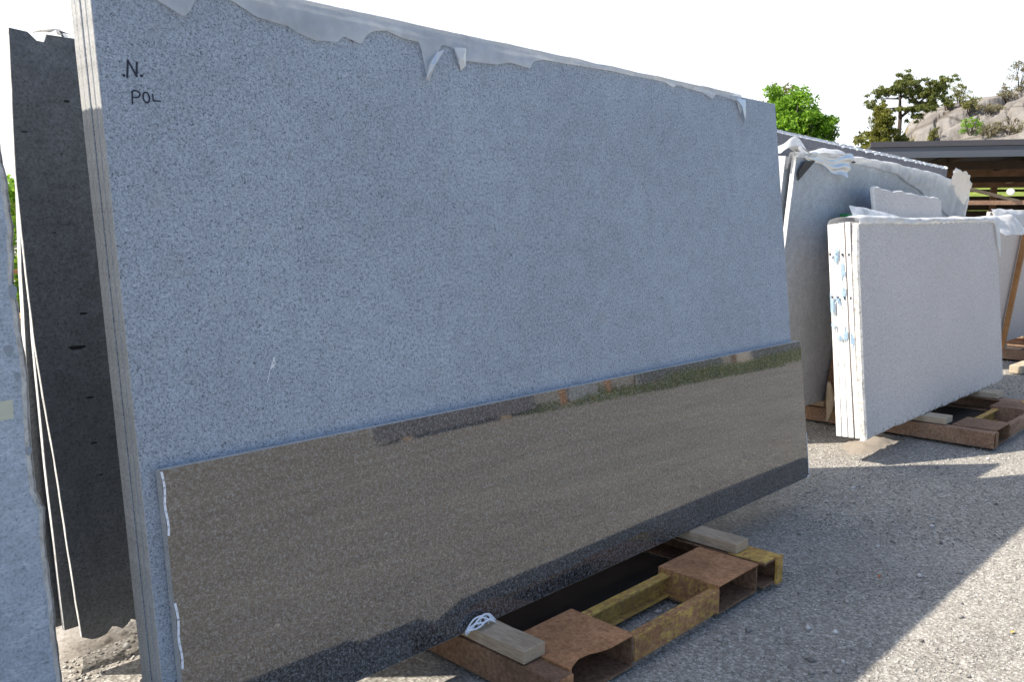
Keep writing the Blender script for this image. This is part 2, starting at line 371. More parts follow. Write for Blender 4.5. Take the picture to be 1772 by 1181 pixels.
# broad green tree behind the big slab: az 60.5..66, top tan .15
b = polar(63.1, 30)
tree('broadleaf_tree', 'bright green leafy tree rising behind the right end of the big blue-grey slab', 'tree', b, 6.2, (0, 0, 4.55), (1.2, 1.2, 1.5), 22000, .06, LEAF, seed=3, clumps=90, clump_r=.27, shell=.3)
b = polar(65.0, 30)
tree('broadleaf_tree', 'lower bright green bushy tree right beside the rounded green tree', 'tree', b, 5.2, (0, 0, 3.95), (.68, .8, 1.2), 13000, .055, LEAF, seed=5, clumps=60, clump_r=.3, shell=.25)
b = polar(62.9, 44)
tree('broadleaf_tree', 'thin bare-twigged tree top poking above the bright green tree', 'tree', b, 8.6, (0, 0, 7.6), (.75, .75, .85), 600, .07, BUSHL, seed=8, clumps=18, clump_r=.3)
b = polar(61.25, 40)
tree('broadleaf_tree', 'small sparse tree top just above the right end of the plastic film', 'tree', b, 7.2, (0, 0, 6.5), (.5, .5, .6), 350, .07, BUSHL, seed=18, clumps=12, clump_r=.3)
# low greenery between the trees
for az, d, h, w, mt, n, lab in ((66.75, 34, 3.15, .7, LEAF, 2800, 'low pale green bush between the green tree and the pine'), (67.7, 33, 3.25, .65, BUSHL, 3000, 'low olive bush at the left foot of the pine'), (70.15, 31, 3.35, .7, BUSHL, 3000, 'dark rounded bush between the pine and the bare rock')):
    t = empty('bush', polar(az, d), lab, 'bush', 'bushes behind the slab racks')
    leaves('foliage', (0, 0, h), (w, w, 1.3), n, .09, mt, t, int(az*10), clumps=24, clump_r=.4, shell=.2)
    mb = MB(); [limb(mb, (0, 0, 0), (math.cos(a)*w*.6, math.sin(a)*w*.6, h+.4), .04, .012, a) for a in (0, 1.6, 3.1, 4.7)]; mb.build('stem', BARK, t)
# pine with a dense column on the left and a wind-swept crown reaching right
def pine():
    D = 32; b = polar(69.55, D); t = empty('pine_tree', b, 'wind-swept pine with open crown reaching right over the bare rock', 'tree')
    ex = Vector((math.cos(R(69.2)), -math.sin(R(69.2)), 0))      # rightwards across the view
    ey = Vector((math.sin(R(69.2)), math.cos(R(69.2)), 0))
    P = lambda u, z, w=0: ex*u+ey*w+Vector((0, 0, z))
    Z = lambda zx, zy: (.00302*(zx-560), 6.95-.00327*zy)
    mb = MB(); limb(mb, P(0, -.4), P(*Z(560, 560)), .085, .06, 2, .03, 7); mb.build('trunk', BARK, t, True)
    mb = MB(); rr = random.Random(4); stems = []
    for (pa, pb, r0, r1, sd) in (((560, 565), (548, 380), .06, .04, 1), ((548, 380), (580, 170), .04, .015, 2), ((560, 570), (790, 390), .05, .03, 3), ((790, 390), (1010, 215), .03, .01, 4), ((790, 390), (960, 385), .02, .008, 5), ((548, 380), (300, 375), .03, .01, 6), ((548, 380), (740, 240), .03, .01, 7), ((560, 470), (280, 465), .025, .01, 8), ((640, 500), (880, 430), .02, .008, 9), ((545, 330), (400, 270), .02, .008, 10)):
        stems += limb(mb, P(*Z(*pa), rr.uniform(-.05, .05)), P(*Z(*pb), rr.uniform(-.3, .3)), r0, r1, 20+sd, .05, 8)
    cl = [(570, 165), (620, 175), (535, 215), (590, 215), (700, 240), (755, 240), (660, 215), (1020, 208), (985, 228), (940, 250), (900, 270), (860, 290), (990, 270), (430, 265), (390, 285), (340, 320), (295, 375), (450, 300), (600, 295), (660, 290), (700, 325), (760, 310), (800, 330), (850, 330), (900, 320), (950, 320), (975, 385), (900, 380), (850, 375), (780, 375), (720, 345), (650, 340), (590, 340), (540, 300), (650, 470), (590, 480), (700, 490), (740, 480), (800, 440), (850, 445), (900, 430), (780, 420), (550, 490), (720, 550), (700, 570), (790, 500), (830, 490), (270, 465), (310, 460), (400, 330), (480, 270), (500, 330), (340, 350), (620, 250), (560, 250), (690, 400)]
    g = np.random.default_rng(5); P_ = []
    for (zx, zy) in cl:
        q = P(*Z(zx, zy), rr.uniform(-.4, .4)); near = min(stems, key=lambda s_: (s_-q).length)
        limb(mb, near, q, .01, .004, zx, .12, 4)
        for w_ in range(5):
            c2 = np.array(q)+g.normal(size=3)*np.array([.12, .12, .05]); k = 42
            P_.append(c2+g.normal(size=(k, 3))*np.array([.045, .045, .026]))
    mb.build('limbs', BARK, t, True)
    P_ = np.concatenate(P_); n = len(P_)
    a = g.normal(size=(n, 3)); a[:, 2] += .7; a /= np.linalg.norm(a, axis=1)[:, None]; bb = np.cross(a, g.normal(size=(n, 3))); bb /= np.linalg.norm(bb, axis=1)[:, None]
    s = .06; v = np.stack([P_-a*s, P_+bb*.016, P_+a*s, P_-bb*.016], 1).reshape(-1, 3)
    mb = MB(); mb.v = [tuple(x) for x in v]; mb.f = [(4*i, 4*i+1, 4*i+2, 4*i+3) for i in range(n)]; mb.m = [0]*n
    mb.build('crown', NEEDLE, t)
    t2 = empty('juniper_tree', polar(68.62, 31), 'dense olive-brown conical evergreen at the left side of the open pine', 'tree')
    mb = MB(); limb(mb, (0, 0, -.3), (0, 0, 4.6), .1, .02, 3, .03); mb.build('trunk', BARK, t2, True)
    for (zc, rz, rw, nn) in ((2.9, 1.0, .66, 10000), (3.8, .9, .56, 9500), (4.6, .7, .46, 7000), (5.1, .45, .3, 3500)):
        leaves('crown', (0, 0, zc), (rw, rw, rz), nn, .042, JUNI, t2, int(zc*9), clumps=70, clump_r=.26, shell=.1, aspect=.35, up=1)
pine()
def woods():
    g = np.random.default_rng(12); n = 16000
    a = g.uniform(0, 2*math.pi, n); d = g.uniform(72, 95, n)
    hmax = 4.2+1.6*np.sin(a*7)+1.1*np.sin(a*17+1)+.8*np.sin(a*41)
    z = hmax*g.random(n)**.7; P_ = np.stack([d*np.sin(a), d*np.cos(a), z], 1)
    u = g.normal(size=(n, 3)); u /= np.linalg.norm(u, axis=1)[:, None]; w = np.cross(u, g.normal(size=(n, 3))); w /= np.linalg.norm(w, axis=1)[:, None]
    sz = g.uniform(.5, 1.1, n)[:, None]
    v = np.stack([P_-u*sz, P_+w*sz*.7, P_+u*sz, P_-w*sz*.7], 1).reshape(-1, 3)
    mb = MB(); mb.v = [tuple(x) for x in v]; mb.f = [(4*i, 4*i+1, 4*i+2, 4*i+3) for i in range(n)]; mb.m = [0]*n
    tag(mb.build('far_woods', BUSHL), 'low far-off belt of woods around the yard', kind='stuff')
woods()
# scrub standing on the rock
for i, (az, tan, h, w, mt, lab) in enumerate((
        (72.6, .124, 1.3, .8, BUSHL, 'green shrub in the notch at the top left of the rock hill'), (73.15, .113, 1.3, .7, BUSHL, 'tall green shrub growing from the cleft of the rock hill'),
        (72.0, .1235, .8, .5, BUSHL, 'small sparse shrub on the left skyline of the rock hill'), (73.3, .092, 1.0, .8, LEAF, 'fresh green shrub low on the rock hill above the shed roof'),
        (75.6, .138, 2.2, .8, HEATH, 'greyish shrub standing on the skyline at the right edge'), (75.0, .128, 1.2, .8, HEATH, 'dry brown shrub on the ridge left of the skyline shrub'),
        (74.3, .090, .9, .9, HEATH, 'dry brown undergrowth low on the rock above the roof'), (75.2, .092, .9, 1.0, HEATH, 'dry undergrowth above the roof near the right edge'),
        (71.4, .088, .8, .5, BUSHL, 'small olive shrub in the crack low on the rock'), (74.2, .112, .6, .8, HEATH, 'low dry heather on the ochre ledge of the rock'))):
    p = on_hill(az, tan) or on_hill(az, tan-.006) or on_hill(az, tan-.014)
    if p is None: continue
    t = empty('shrub', p, lab, 'shrub', 'shrubs on the rock hill')
    leaves('foliage', (0, 0, h*.42), (w*.85, w*.85, h*.5), 900, .065, mt, t, 60+i, clumps=26, clump_r=.3, shell=.1, up=.6, aspect=.35)
    mb = MB(); [limb(mb, (0, 0, -.2), (math.cos(a)*w*.5, math.sin(a)*w*.5, h*.8), .03, .01, a+i) for a in (0, 1.3, 2.5, 4, 5)]; mb.build('stem', BARK, t)

# ---------------------------------------------------------------- open shed
def shed():
    A = Vector((14.29, 5.75, 0)); d = Vector((.5145, -.8575, 0)); bk = Vector((.8575, .5145, 0))   # front line starts at A and runs along d; bk is away from the camera
    ang = math.atan2(d.y, d.x)
    t = empty('open_shed', A, 'open-sided shed with flat grey roof edge below the rock hill', 'shed', rz=ang)
    # local frame: x along the front, y away
    mb = MB(); mb.box(0, 11, -.03, 0, 2.62, 2.77); mb.box(0, 11, -.045, -.032, 2.60, 2.625); mb.build('fascia', FASC, t)
    mb = MB(); mb.box(-.02, 11.02, -.06, -.002, 2.774, 2.86); mb.build('gutter', ROOFT, t)
    mb = MB(); mb.add([(-.02, .0, 2.80), (11.02, .0, 2.80), (11.02, 7, 2.62), (-.02, 7, 2.62), (-.02, .0, 2.76), (11.02, .0, 2.76), (11.02, 7, 2.58), (-.02, 7, 2.58)],
                       [(0, 1, 2, 3), (7, 6, 5, 4), (0, 4, 5, 1), (1, 5, 6, 2), (2, 6, 7, 3), (3, 7, 4, 0)]); mb.build('roof', ROOFT, t)
    for k in range(10):
        mb = MB(); mb.bar((.25+k*1.15, .02, 2.66), (.25+k*1.15, 6.9, 2.48), .07, .14, side=(1, 0, 0)); mb.build('rafter', SHEDW if k % 3 else WOODG, t)
    for k in range(4):
        mb = MB(); mb.box(-.0, 11, .9+k*1.6, 1.02+k*1.6, 2.47-k*.035, 2.60-k*.035); mb.build('beam', RUSTD if k % 2 else SHEDW, t)
    for x in (.1, 3.7, 7.3, 10.8):
        for y in (1.0, 6.8):
            mb = MB(); mb.box(x, x+.12, y, y+.12, 0, 2.4); mb.build('post', RUSTD, t)
    zb = .02                                            # back boards with gaps that show the lit meadow
    for hgt, gap in ((.2, .008),)*9+((.16, .04), (.12, .10), (.055, .04), (.05, .0)):
        mb = MB(); mb.box(0, 11, 6.95, 6.98, zb, zb+hgt); mb.build('plank', SHEDW, t); zb += hgt+gap
    for x in (.9, 2.2, 2.9, 4.1, 5.6):                  # upright cover strips over the gaps
        mb = MB(); mb.box(x, x+.22, 6.92, 6.945, 1.9, 2.2); mb.build('cover_strip', SHEDW, t)
    mb = MB(); mb.bar((1.2, 1.0, 2.3), (3.7, 1.0, 1.6), .05, .08); mb.build('brace', WOODG, t)
    return t, A, d, bk
shed_o, SA, SD, SB = shed()
def shp(u, w, z=0): return SA+SD*u+SB*w+Vector((0, 0, z))
def shelf_rack():
    t = empty('steel_shelf', shp(.55, .2), 'rusty brown steel shelf frame standing in the open shed', 'shelf', rz=math.atan2(SD.y, SD.x))
    for x in (0, .62, .78, 1.9, 2.6):
        mb = MB(); mb.box(x, x+.06, 0, .06, 0, 2.12 if x == 0 else 1.98); mb.build('upright', RUST, t)
    for z in (.7, 1.28, 1.86):
        mb = MB(); mb.box(-.1, 2.7, -.02, -.002, z, z+.07); mb.build('crossbar', RUST, t)
    for z in (.7, 1.3):
        mb = MB(); mb.box(-.1, 2.7, .062, .75, z, z+.03); mb.build('shelf_board', SHEDW, t)
shelf_rack()
def machine(u, w, s, lab, hz=1.7):
    t = empty('stone_machine', shp(u, w), lab, 'machine', rz=math.atan2(SD.y, SD.x))
    mb = MB(); mb.box(0, .6*s, 0, .5, .0, hz*.7); mb.build('cabinet', GREENP, t, bevel=.02)
    mb = MB(); mb.box(.1*s, .5*s, .05, .45, hz*.7, hz); mb.build('head', GREENP, t, bevel=.05)
    mb = MB(); mb.tube([(.3*s, -.02, hz*.55), (.3*s, .0, hz*.55)], .12, 16); mb.build('dial', DARKST, t)
    mb = MB(); mb.tube([(.5*s, .2, hz*.9), (.75*s, .2, hz*1.02)], .03, 8); mb.build('lever', DARKST, t)
machine(.22, .7, .6, 'green machine cabinet behind the left upright of the shed shelf', 2.0)
machine(1.0, .9, .8, 'rounded green machine in the shed beside the white dial', 2.05)
mb = MB(); mb.tube([(0, -.04, 0), (0, 0, 0)], .055, 20); mb.tube([(0, -.045, 0), (0, -.041, 0)], .042, 20)
o = mb.build('wall_lamp', WHITEP); o.location = shp(2.12, .15, 2.06); o.rotation_euler.z = math.atan2(SD.y, SD.x); tag(o, 'round white lamp hanging above the shelf in the shed', 'lamp')
mb = MB()
for k in range(3000):
    x, y = rnd.uniform(-4, 16), rnd.uniform(8.0, 14); h = rnd.uniform(.3, 1.0)*(1+.25*(y-8)); p = SA+SD*x+SB*y
    a = rnd.uniform(0, 6.28); w = .06; mb.add([(p.x-w*math.cos(a), p.y-w*math.sin(a), -.02), (p.x+w*math.cos(a), p.y+w*math.sin(a), -.02), (p.x+rnd.uniform(-.1, .1), p.y+rnd.uniform(-.1, .1), h)], [(0, 1, 2)])
tag(mb.build('meadow_grass', LEAF), 'tall sunlit green meadow behind the shed boards', kind='stuff')

def berm():
    mb = MB(); nx_, ny_ = 60, 12
    for j in range(ny_):
        for i in range(nx_):
            x = -6+26*i/(nx_-1); y = 8+16*j/(ny_-1); p = SA+SD*x+SB*y
            k = j/(ny_-1); edge = min(1, i/8, (nx_-1-i)/8)
            mb.v.append((p.x, p.y, -.05+3.6*edge*(k*k*(3-2*k))+.3*noise.noise(Vector((x*.4, y*.4, 0)))*k*edge))
    mb.f = [(j*nx_+i, j*nx_+i+1, (j+1)*nx_+i+1, (j+1)*nx_+i) for j in range(ny_-1) for i in range(nx_-1)]; mb.m = [0]*len(mb.f)
    t = NT('meadow_slope'); n1 = t.noise(3, 6, .8)
    t.fin(t.ramp(n1, [(.35, (.10, .15, .03)), (.65, (.26, .30, .07))]), .95, .1)
    return tag(mb.build('meadow_field', t.mat, smooth=True), kind='structure')
berm()

# ---------------------------------------------------------------- slabs
def resample(poly, rag, step):
    out = []; n = len(poly)
    for i in range(n):
        a, b = Vector(poly[i]), Vector(poly[(i+1) % n]); L = (b-a).length
        amp = rag[i] if hasattr(rag, '__len__') else rag
        k = max(1, int(L/step)) if amp > 0 else 1
        nrm = Vector(((b-a).y, -(b-a).x)).normalized() if L else Vector((0, 0))
        for j in range(k):
            p = a.lerp(b, j/k)
            if j and amp:
                q = p.x*7.3+p.y*11.1+i*5
                e = noise.noise(Vector((q*1.2, i, 0)))*.8+noise.noise(Vector((q*4, i, 3)))*.5
                p = p+nrm*amp*e
            out.append((p.x, p.y, amp))
    return out
def slab(name, label, outline, Y0, lean, thick, face, edge, z0=.17, rag=0, step=.03, group=None, cat='stone slab', chip=0, cham=.0015, seed=0, rotz=0, org=None):
    """outline: (X, distance up the slab), clockwise from bottom left seen from the camera side; thickness goes to +Y"""
    X0 = 0 if org else outline[0][0]
    pts = resample([(x-X0, s) for x, s in outline], rag, step)
    n = len(pts); mb = MB(); r = random.Random(seed+int(Y0*977)+int(X0*31))
    c = .0015; layers = [(0, -cham), (cham, 0), (thick*.33, 0), (thick*.66, 0), (thick-c, 0), (thick, -c)]
    # inward direction per vertex
    cx = sum(p[0] for p in pts)/n; cz = sum(p[1] for p in pts)/n
    for li, (y, inset) in enumerate(layers):
        for i, (x, s, amp) in enumerate(pts):
            w_ = 5 if (cham > .004 and amp and li == 0) else 1
            a = Vector(pts[(i-w_) % n][:2]); b = Vector(pts[(i+w_) % n][:2]); t = (b-a).normalized(); nn = Vector((-t.y, t.x))
            if nn.dot(Vector((cx-x, cz-s))) < 0: nn = -nn
            j = 0
            if amp and (li in (1, 2, 3, 4) or (li == 0 and cham > .004 and step > .015)): j = amp*(.9*noise.noise(Vector((x*16, s*16, li*1.7+seed)))+.35)
            p = Vector((x, s))+nn*(-inset if inset else 0)+nn*j*.6
            mb.v.append((p.x, y, p.y))
    fs = []; ms = []
    fs.append(tuple(range(n))); ms.append(0)
    fs.append(tuple((len(layers)-1)*n+i for i in range(n-1, -1, -1))); ms.append(0)
    for li in range(len(layers)-1):
        for i in range(n):
            j = (i+1) % n; fs.append((li*n+i, (li+1)*n+i, (li+1)*n+j, li*n+j)); ms.append(1)
    mb.f = fs; mb.m = ms
    o = mb.build(name, [face, edge])
    me = o.data; bm = bmesh.new(); bm.from_mesh(me); bmesh.ops.recalc_face_normals(bm, faces=bm.faces); bm.to_mesh(me); bm.free()
    o.location = org if org else (X0, Y0, z0)
    o.rotation_euler = (-lean*TH, 0, rotz)
    tag(o, label, cat, group, 'thing'); return o
def on_face(o, X, s, y=0):                              # local position on a slab's camera-side face
    return (X-o.location.x, y, s)
def ribbon(mb, pts, w, y=-.0006, mi=0):
    for (a, b) in zip(pts, pts[1:]):
        a, b = Vector(a), Vector(b); t = (b-a).normalized(); nn = Vector((-t.y, t.x))*w/2; a2 = a-t*w*.35; b2 = b+t*w*.35
        q = [a2-nn, b2-nn, b2+nn, a2+nn]
        mb.add([(p.x, y, p.y) for p in q]+[(p.x, y+.0004, p.y) for p in q], [(0, 1, 2, 3), (7, 6, 5, 4), (0, 4, 5, 1), (1, 5, 6, 2), (2, 6, 7, 3), (3, 7, 4, 0)], mi)
def patch(mb, pts, y=-.0008, d=.0006, mi=0):
    n = len(pts); mb.add([(x, y, s) for x, s in pts]+[(x, y+d, s) for x, s in pts], [tuple(range(n)), tuple(range(2*n-1, n-1, -1))]+[(i, n+i, n+(i+1) % n, (i+1) % n) for i in range(n)], mi)

T = .03
# big slab and the pack behind it
Xl, Xr = .861, 4.3205
main = slab('granite_slab', 'largest blue-grey slab in front of the others with handwriting N POL at its top left', [(Xl, 0), (Xl, 1.985), (Xr, 1.985), (Xr, 0)], 2.025, 1, T, G_main, E_saw, rag=.0004, step=.02, group='slabs leaning in the front pack of the nearest rack')
N = lambda pts: [(x-Xl, s) for x, s in pts]
mb = MB()
ribbon(mb, N([(.931, 1.708), (.9365, 1.750)]), .0052, -.0006); ribbon(mb, N([(.9365, 1.750), (.9545, 1.713)]), .005, -.0007); ribbon(mb, N([(.9545, 1.713), (.9585, 1.748)]), .0052, -.0008)
for x, s in ((.923, 1.711), (.967, 1.7155)):
    patch(mb, [(x-Xl+.0040*math.cos(a), s+.0040*math.sin(a)) for a in np.linspace(0, 5.4, 7)])
mb.build('handwriting', INK, main); mb = MB()
ribbon(mb, N([(.937, 1.643), (.939, 1.671)]), .0042, -.0006)
ribbon(mb, N([(.938, 1.672), (.944, 1.6765), (.951, 1.6765), (.957, 1.673), (.9585, 1.668), (.955, 1.662), (.948, 1.6595), (.941, 1.6595)]), .0038, -.0007)
O_ = [(.9735+.0082*math.cos(a), 1.6625+.0128*math.sin(a)) for a in np.linspace(.3, 6.6, 15)]
ribbon(mb, N(O_), .0037, -.0008); ribbon(mb, N([(.9905, 1.672), (.9905, 1.656), (1.009, 1.6565)]), .0036, -.0009)
mb.build('handwriting', INK, main)
mb = MB(); ribbon(mb, N([(1.262, .975), (1.257, .968), (1.250, .953), (1.244, .943), (1.239, .925), (1.232, .909)]), .0022, -.0007); ribbon(mb, N([(1.2585, .972), (1.2600, .957), (1.254, .948)]), .006, -.0009)
ribbon(mb, N([(1.253, .958), (1.247, .945)]), .005, -.001)
mb.build('scratch', SCUFF, main)
yy = 2.025+T+.001
backs = [(.8595, 4.31, 1.992, .025, 'slab directly behind the handwritten blue-grey slab, seen edge on'), (.858, 4.30, 1.985, .027, 'third slab of the front pack, seen as a pale edge strip'), (.8585, 4.46, 2.012, .028, 'rearmost slab of the front pack, slightly taller than the others'), ]
for k, (a, b_, h, th, lab) in enumerate(backs):
    slab('granite_slab', lab, [(a, 0), (a, h), (b_, h-.004), (b_, 0)], yy, 1, th, G_main if k % 2 else G_left, E_saw, rag=.0005, step=.04, group='slabs leaning in the front pack of the nearest rack', seed=k)
    yy += th+(.0025 if k != 0 else .006)
# yellow-brown wooden wedge between the first two slabs
mb = MB(); mb.box(-.004, .012, 0, .0085, .72, 1.16, 1); mb.box(-.003, .011, 0.0005, .008, 1.1605, 1.235)
o = mb.build('wooden_wedge', [YEL, RUSTD]); o.location = (.870, 2.025+T+.0285, .17); o.rotation_euler.x = -TH; tag(o, 'thin yellow-topped brown wedge strip stuck between two slab edges', 'wedge')
pol = slab('polished_slab', 'long low polished black slab leaning in front of the big blue-grey slab', [(.899, 0), (.899, .735), (4.3665, .735), (4.3665, 0)], 1.994, 1, T-.0015, G_polish, E_saw, rag=0, group=None)
mb = MB(); lp = lambda x, s: (x-.899, s)
for s0, s1, dx in ((.57, .728, .004), (.23, .395, .004)):
    q = [lp(.899+dx+.002*math.sin(k*1.3), s0+(s1-s0)*k/8) for k in range(9)]
    mb = MB(); ribbon(mb, q, .006, -.0012); mb.build('edge_tape', TAPE, pol)
mb = MB(); ribbon(mb, [lp(4.362, .02), lp(4.3645, .16), lp(4.363, .24)], .005, -.0012); mb.build('edge_tape', TAPE, pol); mb = MB(); ribbon(mb, [lp(4.345, .006), lp(4.362, .008)], .008, -.0013); mb.build('edge_tape', TAPE, pol)
# white knotted strap end on the bottom edge
mb = MB(); r2 = random.Random(3)
for k in range(5):
    pts = []
    for i in range(13):
        a = i/12; pts.append((1.835-.899+.135*a, -.012-.004*k*.3-.012*math.sin(a*3.1), .004+.045*math.sin(a*3.14)*(1-k*.17)+.006*math.sin(a*9+k*2)))
    mb.tube(pts, .0032, 6)
for k in range(4):
    a = .2+.18*k; mb.tube([(.936+.135*a, -.016, .004), (.936+.135*(a+.06), -.024, .028), (.936+.135*(a+.15), -.016, .034*math.sin(a*3.1))], .0028, 6)
o = mb.build('strap_end', TAPE, smooth=True); o.location = pol.location; o.rotation_euler = pol.rotation_euler; tag(o, 'tangled white plastic strap end at the foot of the polished slab above the timber', 'strap')

# left neighbour pack (cut by the left picture edge)
edge_pts = [(.639, .0), (.638, .33), (.637, .40), (.640, .48), (.637, .533), (.637, .627), (.643, .693), (.628, .737), (.628, .803), (.631, .896), (.634, .961), (.637, 1.04), (.633, 1.119), (.631, 1.198), (.636, 1.289), (.642, 1.328), (.638, 1.419), (.635, 1.496), (.633, 1.566), (.63, 1.75), (.632, 1.93)]
left = slab('granite_slab', 'pale blue-grey slab with broken ragged edge cut off by the left side', [(-2.6, 0), (-2.6, 1.93)]+[(x, s) for x, s in reversed(edge_pts)], 2.02, 1, .03, G_left, E_rough, rag=[0, .004]+[.0045]*20+[.003], step=.014, group='slabs in the rack at the left edge', cham=.017)
mb = MB(); patch(mb, [(x+2.6, s) for x, s in ((.545, .948), (.597, .951), (.595, .909), (.55, .906))]); mb.build('paper_label', PAPER, left)
DAMP = plain('damp_granite', (.27, .30, .34), .5, .4, .2, 60)
for x, s, rx, rz in ((.622, 1.19, .008, .018), (.612, 1.0, .006, .012), (.618, .83, .007, .01), (.600, 1.06, .01, .014)):
    mb = MB(); patch(mb, [(x+2.6+rx*math.cos(a)*(1+.3*math.sin(3*a)), s+rz*math.sin(a)) for a in np.linspace(0, 5.7, 10)], -.0006, .0004)
    mb.build('damp_stain', DAMP, left)
yy = 2.053
ORD = ['second', 'third', 'fourth', 'fifth', 'sixth', 'seventh', 'eighth', 'ninth', 'rearmost']
for k in range(9):
    slab('granite_slab', f'{ORD[k]} slab of the left edge pack, hidden behind the ragged one', [(-2.55, 0), (-2.55, 2.2), (.1, 2.2), (.3, 1.93), (.62, 1.93), (.618, 0)], yy, 1, .034, G_left, E_rough, rag=.003, step=.05, group='slabs in the rack at the left edge', seed=k+9); yy += .037

for k in range(2):  # two unseen slabs added to block sun coming through the gap
    slab('granite_slab', ['slab in the rear pack of the left edge rack, next to its legs', 'outer slab in the rear pack of the left edge rack'][k], [(-2.5, 0), (-2.5, 2.0), (.54-.03*k, 1.98), (.55-.02*k, 0)], 2.87+k*.036, -1, .03, G_dark, E_rough, rag=.003, step=.06, group='slabs in the rack at the left edge', seed=k+30)
# rear packs of the nearest rack (lean towards the camera at the top)
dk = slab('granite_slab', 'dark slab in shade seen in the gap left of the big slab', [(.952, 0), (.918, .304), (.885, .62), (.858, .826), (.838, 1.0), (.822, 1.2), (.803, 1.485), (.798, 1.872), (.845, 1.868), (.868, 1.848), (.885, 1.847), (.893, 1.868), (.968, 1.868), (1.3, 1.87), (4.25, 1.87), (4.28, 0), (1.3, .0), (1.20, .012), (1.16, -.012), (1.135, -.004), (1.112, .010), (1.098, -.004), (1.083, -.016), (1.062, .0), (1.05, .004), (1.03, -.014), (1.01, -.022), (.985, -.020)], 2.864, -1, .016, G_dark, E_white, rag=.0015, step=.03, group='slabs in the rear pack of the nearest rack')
mb = MB()
for x, s, rx, rz in ((.9415, 1.693, .008, .005), (.975, 1.076, .011, .0045), (.955, .972, .024, .008), (.828, 1.60, .009, .003), (.925, 1.545, .004, .002), (.99, .81, .012, .004), (.9, 1.32, .006, .002), (1.02, .55, .006, .003), (1.0, .66, .01, .004)):
    mb = MB(); patch(mb, [(x-.952+rx*math.cos(a)*(1+.25*math.sin(3*a+x*40)), s+rz*math.sin(a)*(1+.25*math.cos(2*a))) for a in np.linspace(0, 5.8, 12)], -.0006, .0004)
    mb.build('oil_stain', BLACKGR, dk)
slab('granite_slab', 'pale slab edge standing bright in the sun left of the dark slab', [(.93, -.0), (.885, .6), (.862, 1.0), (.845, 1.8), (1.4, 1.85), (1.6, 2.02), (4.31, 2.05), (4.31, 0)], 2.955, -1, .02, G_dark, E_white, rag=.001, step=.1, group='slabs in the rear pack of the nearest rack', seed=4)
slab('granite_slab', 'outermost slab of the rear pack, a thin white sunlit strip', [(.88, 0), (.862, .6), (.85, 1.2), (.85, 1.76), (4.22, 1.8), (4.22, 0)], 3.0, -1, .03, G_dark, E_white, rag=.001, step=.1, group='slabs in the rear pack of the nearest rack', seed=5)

# pack in the second rack: light grey slabs in front
notch = []
x = 8.352; r2 = random.Random(11)
while x > 5.50:                                         # drill-hole teeth along the bottom edge
    w = r2.uniform(.09, .15); dd = r2.uniform(.012, .028)
    notch += [(x, r2.uniform(-.004, .006)), (x-w*.72, r2.uniform(-.004, .006)), (x-w*.78, dd), (x-w*.86, dd*.8)]; x -= w
topn = []
x = 5.52
while x < 8.36:
    w = r2.uniform(.05, .14); hh = 1.372+.027*(x-5.47)/2.95
    topn += [(x, hh+r2.uniform(-.006, .004)), (x+w*.6, hh+r2.uniform(-.004, .004)), (x+w*.7, hh-r2.uniform(.004, .014)), (x+w*.9, hh-r2.uniform(.0, .01))]; x += w
GW = 'light grey slabs in the second rack'
white = slab('granite_slab', 'light grey slab with tooth-like drill marks on its bottom edge, front of its pack', [(5.393, -.01), (5.40, .35), (5.425, .75), (5.44, 1.1), (5.47, 1.37)]+topn+[(8.417, 1.399), (8.40, .9), (8.385, .45), (8.352, .025)]+[p for p in notch if 5.45 < p[0] < 8.34], 2.10, 1, .042, G_white, E_rough, rag=.004, step=.02, group=GW, cham=.011)
yy = 2.1455; labs = ['second light grey slab of its pack, close behind the front one', 'middle light grey slab with blue paint strokes on its end', 'fourth light grey slab with blue paint at its end', 'rearmost light grey slab with rough crushed top corner']
for k, (h, th) in enumerate(((1.375, .03), (1.37, .034), (1.365, .036), (1.36, .034))):
    if k == 1: yy += .006
    o = slab('granite_slab', labs[k], [(5.40-.006*k, 0), (5.41, .5), (5.45, h), (8.39, h+.02), (8.36, 0)], yy, 1, th, G_white, E_white, rag=[.0012, .0012, .0035, .0035, .0035], step=.05, group=GW, seed=20+k)
    marks = {1: [(.88, .97), (1.0, 1.12), (.6, .72)], 2: [(.62, .68), (1.1, 1.22), (.83, .92)], 3: [(.77, .93), (.70, .74)], 0: [(.57, .69)]}[k]
    mb = MB()
    for (a, b_) in marks:
        xe = 5.40-.006*k-o.location.x; off = .05*(a/1.37)
        for q in range(4):
            mb = MB(); y0 = th*(.12+.2*q); zz0 = a+rnd.uniform(0, .04); zz1 = b_-rnd.uniform(0, .06)
            xx = lambda z: ((.01*z/.5) if z < .5 else .01+(z-.5)/(h-.5)*.04)+.006*k*(1-min(1, z/.5))
            mb.add([(xx(zz0)-.0028, y0, zz0), (xx(zz1)-.0028, y0, zz1), (xx(zz1)-.0028, y0+th*.09, zz1), (xx(zz0)-.0028, y0+th*.09, zz0),
                    (xx(zz0)+.002, y0, zz0), (xx(zz1)+.002, y0, zz1), (xx(zz1)+.002, y0+th*.09, zz1), (xx(zz0)+.002, y0+th*.09, zz0)], [(0, 1, 2, 3), (7, 6, 5, 4), (0, 4, 5, 1), (1, 5, 6, 2), (2, 6, 7, 3), (3, 7, 4, 0)])
            mb.build('paint_stroke', BLUE, o)
    for zz in (1.16, .885):
        mb = MB(); xe = .01+(zz-.5)/(h-.5)*.04+.0
        mb.box(xe-.0022, xe+.003, th*.3, th*.62, zz, zz+.016); mb.build('drill_mark', DARKST, o)
    yy += th+.002
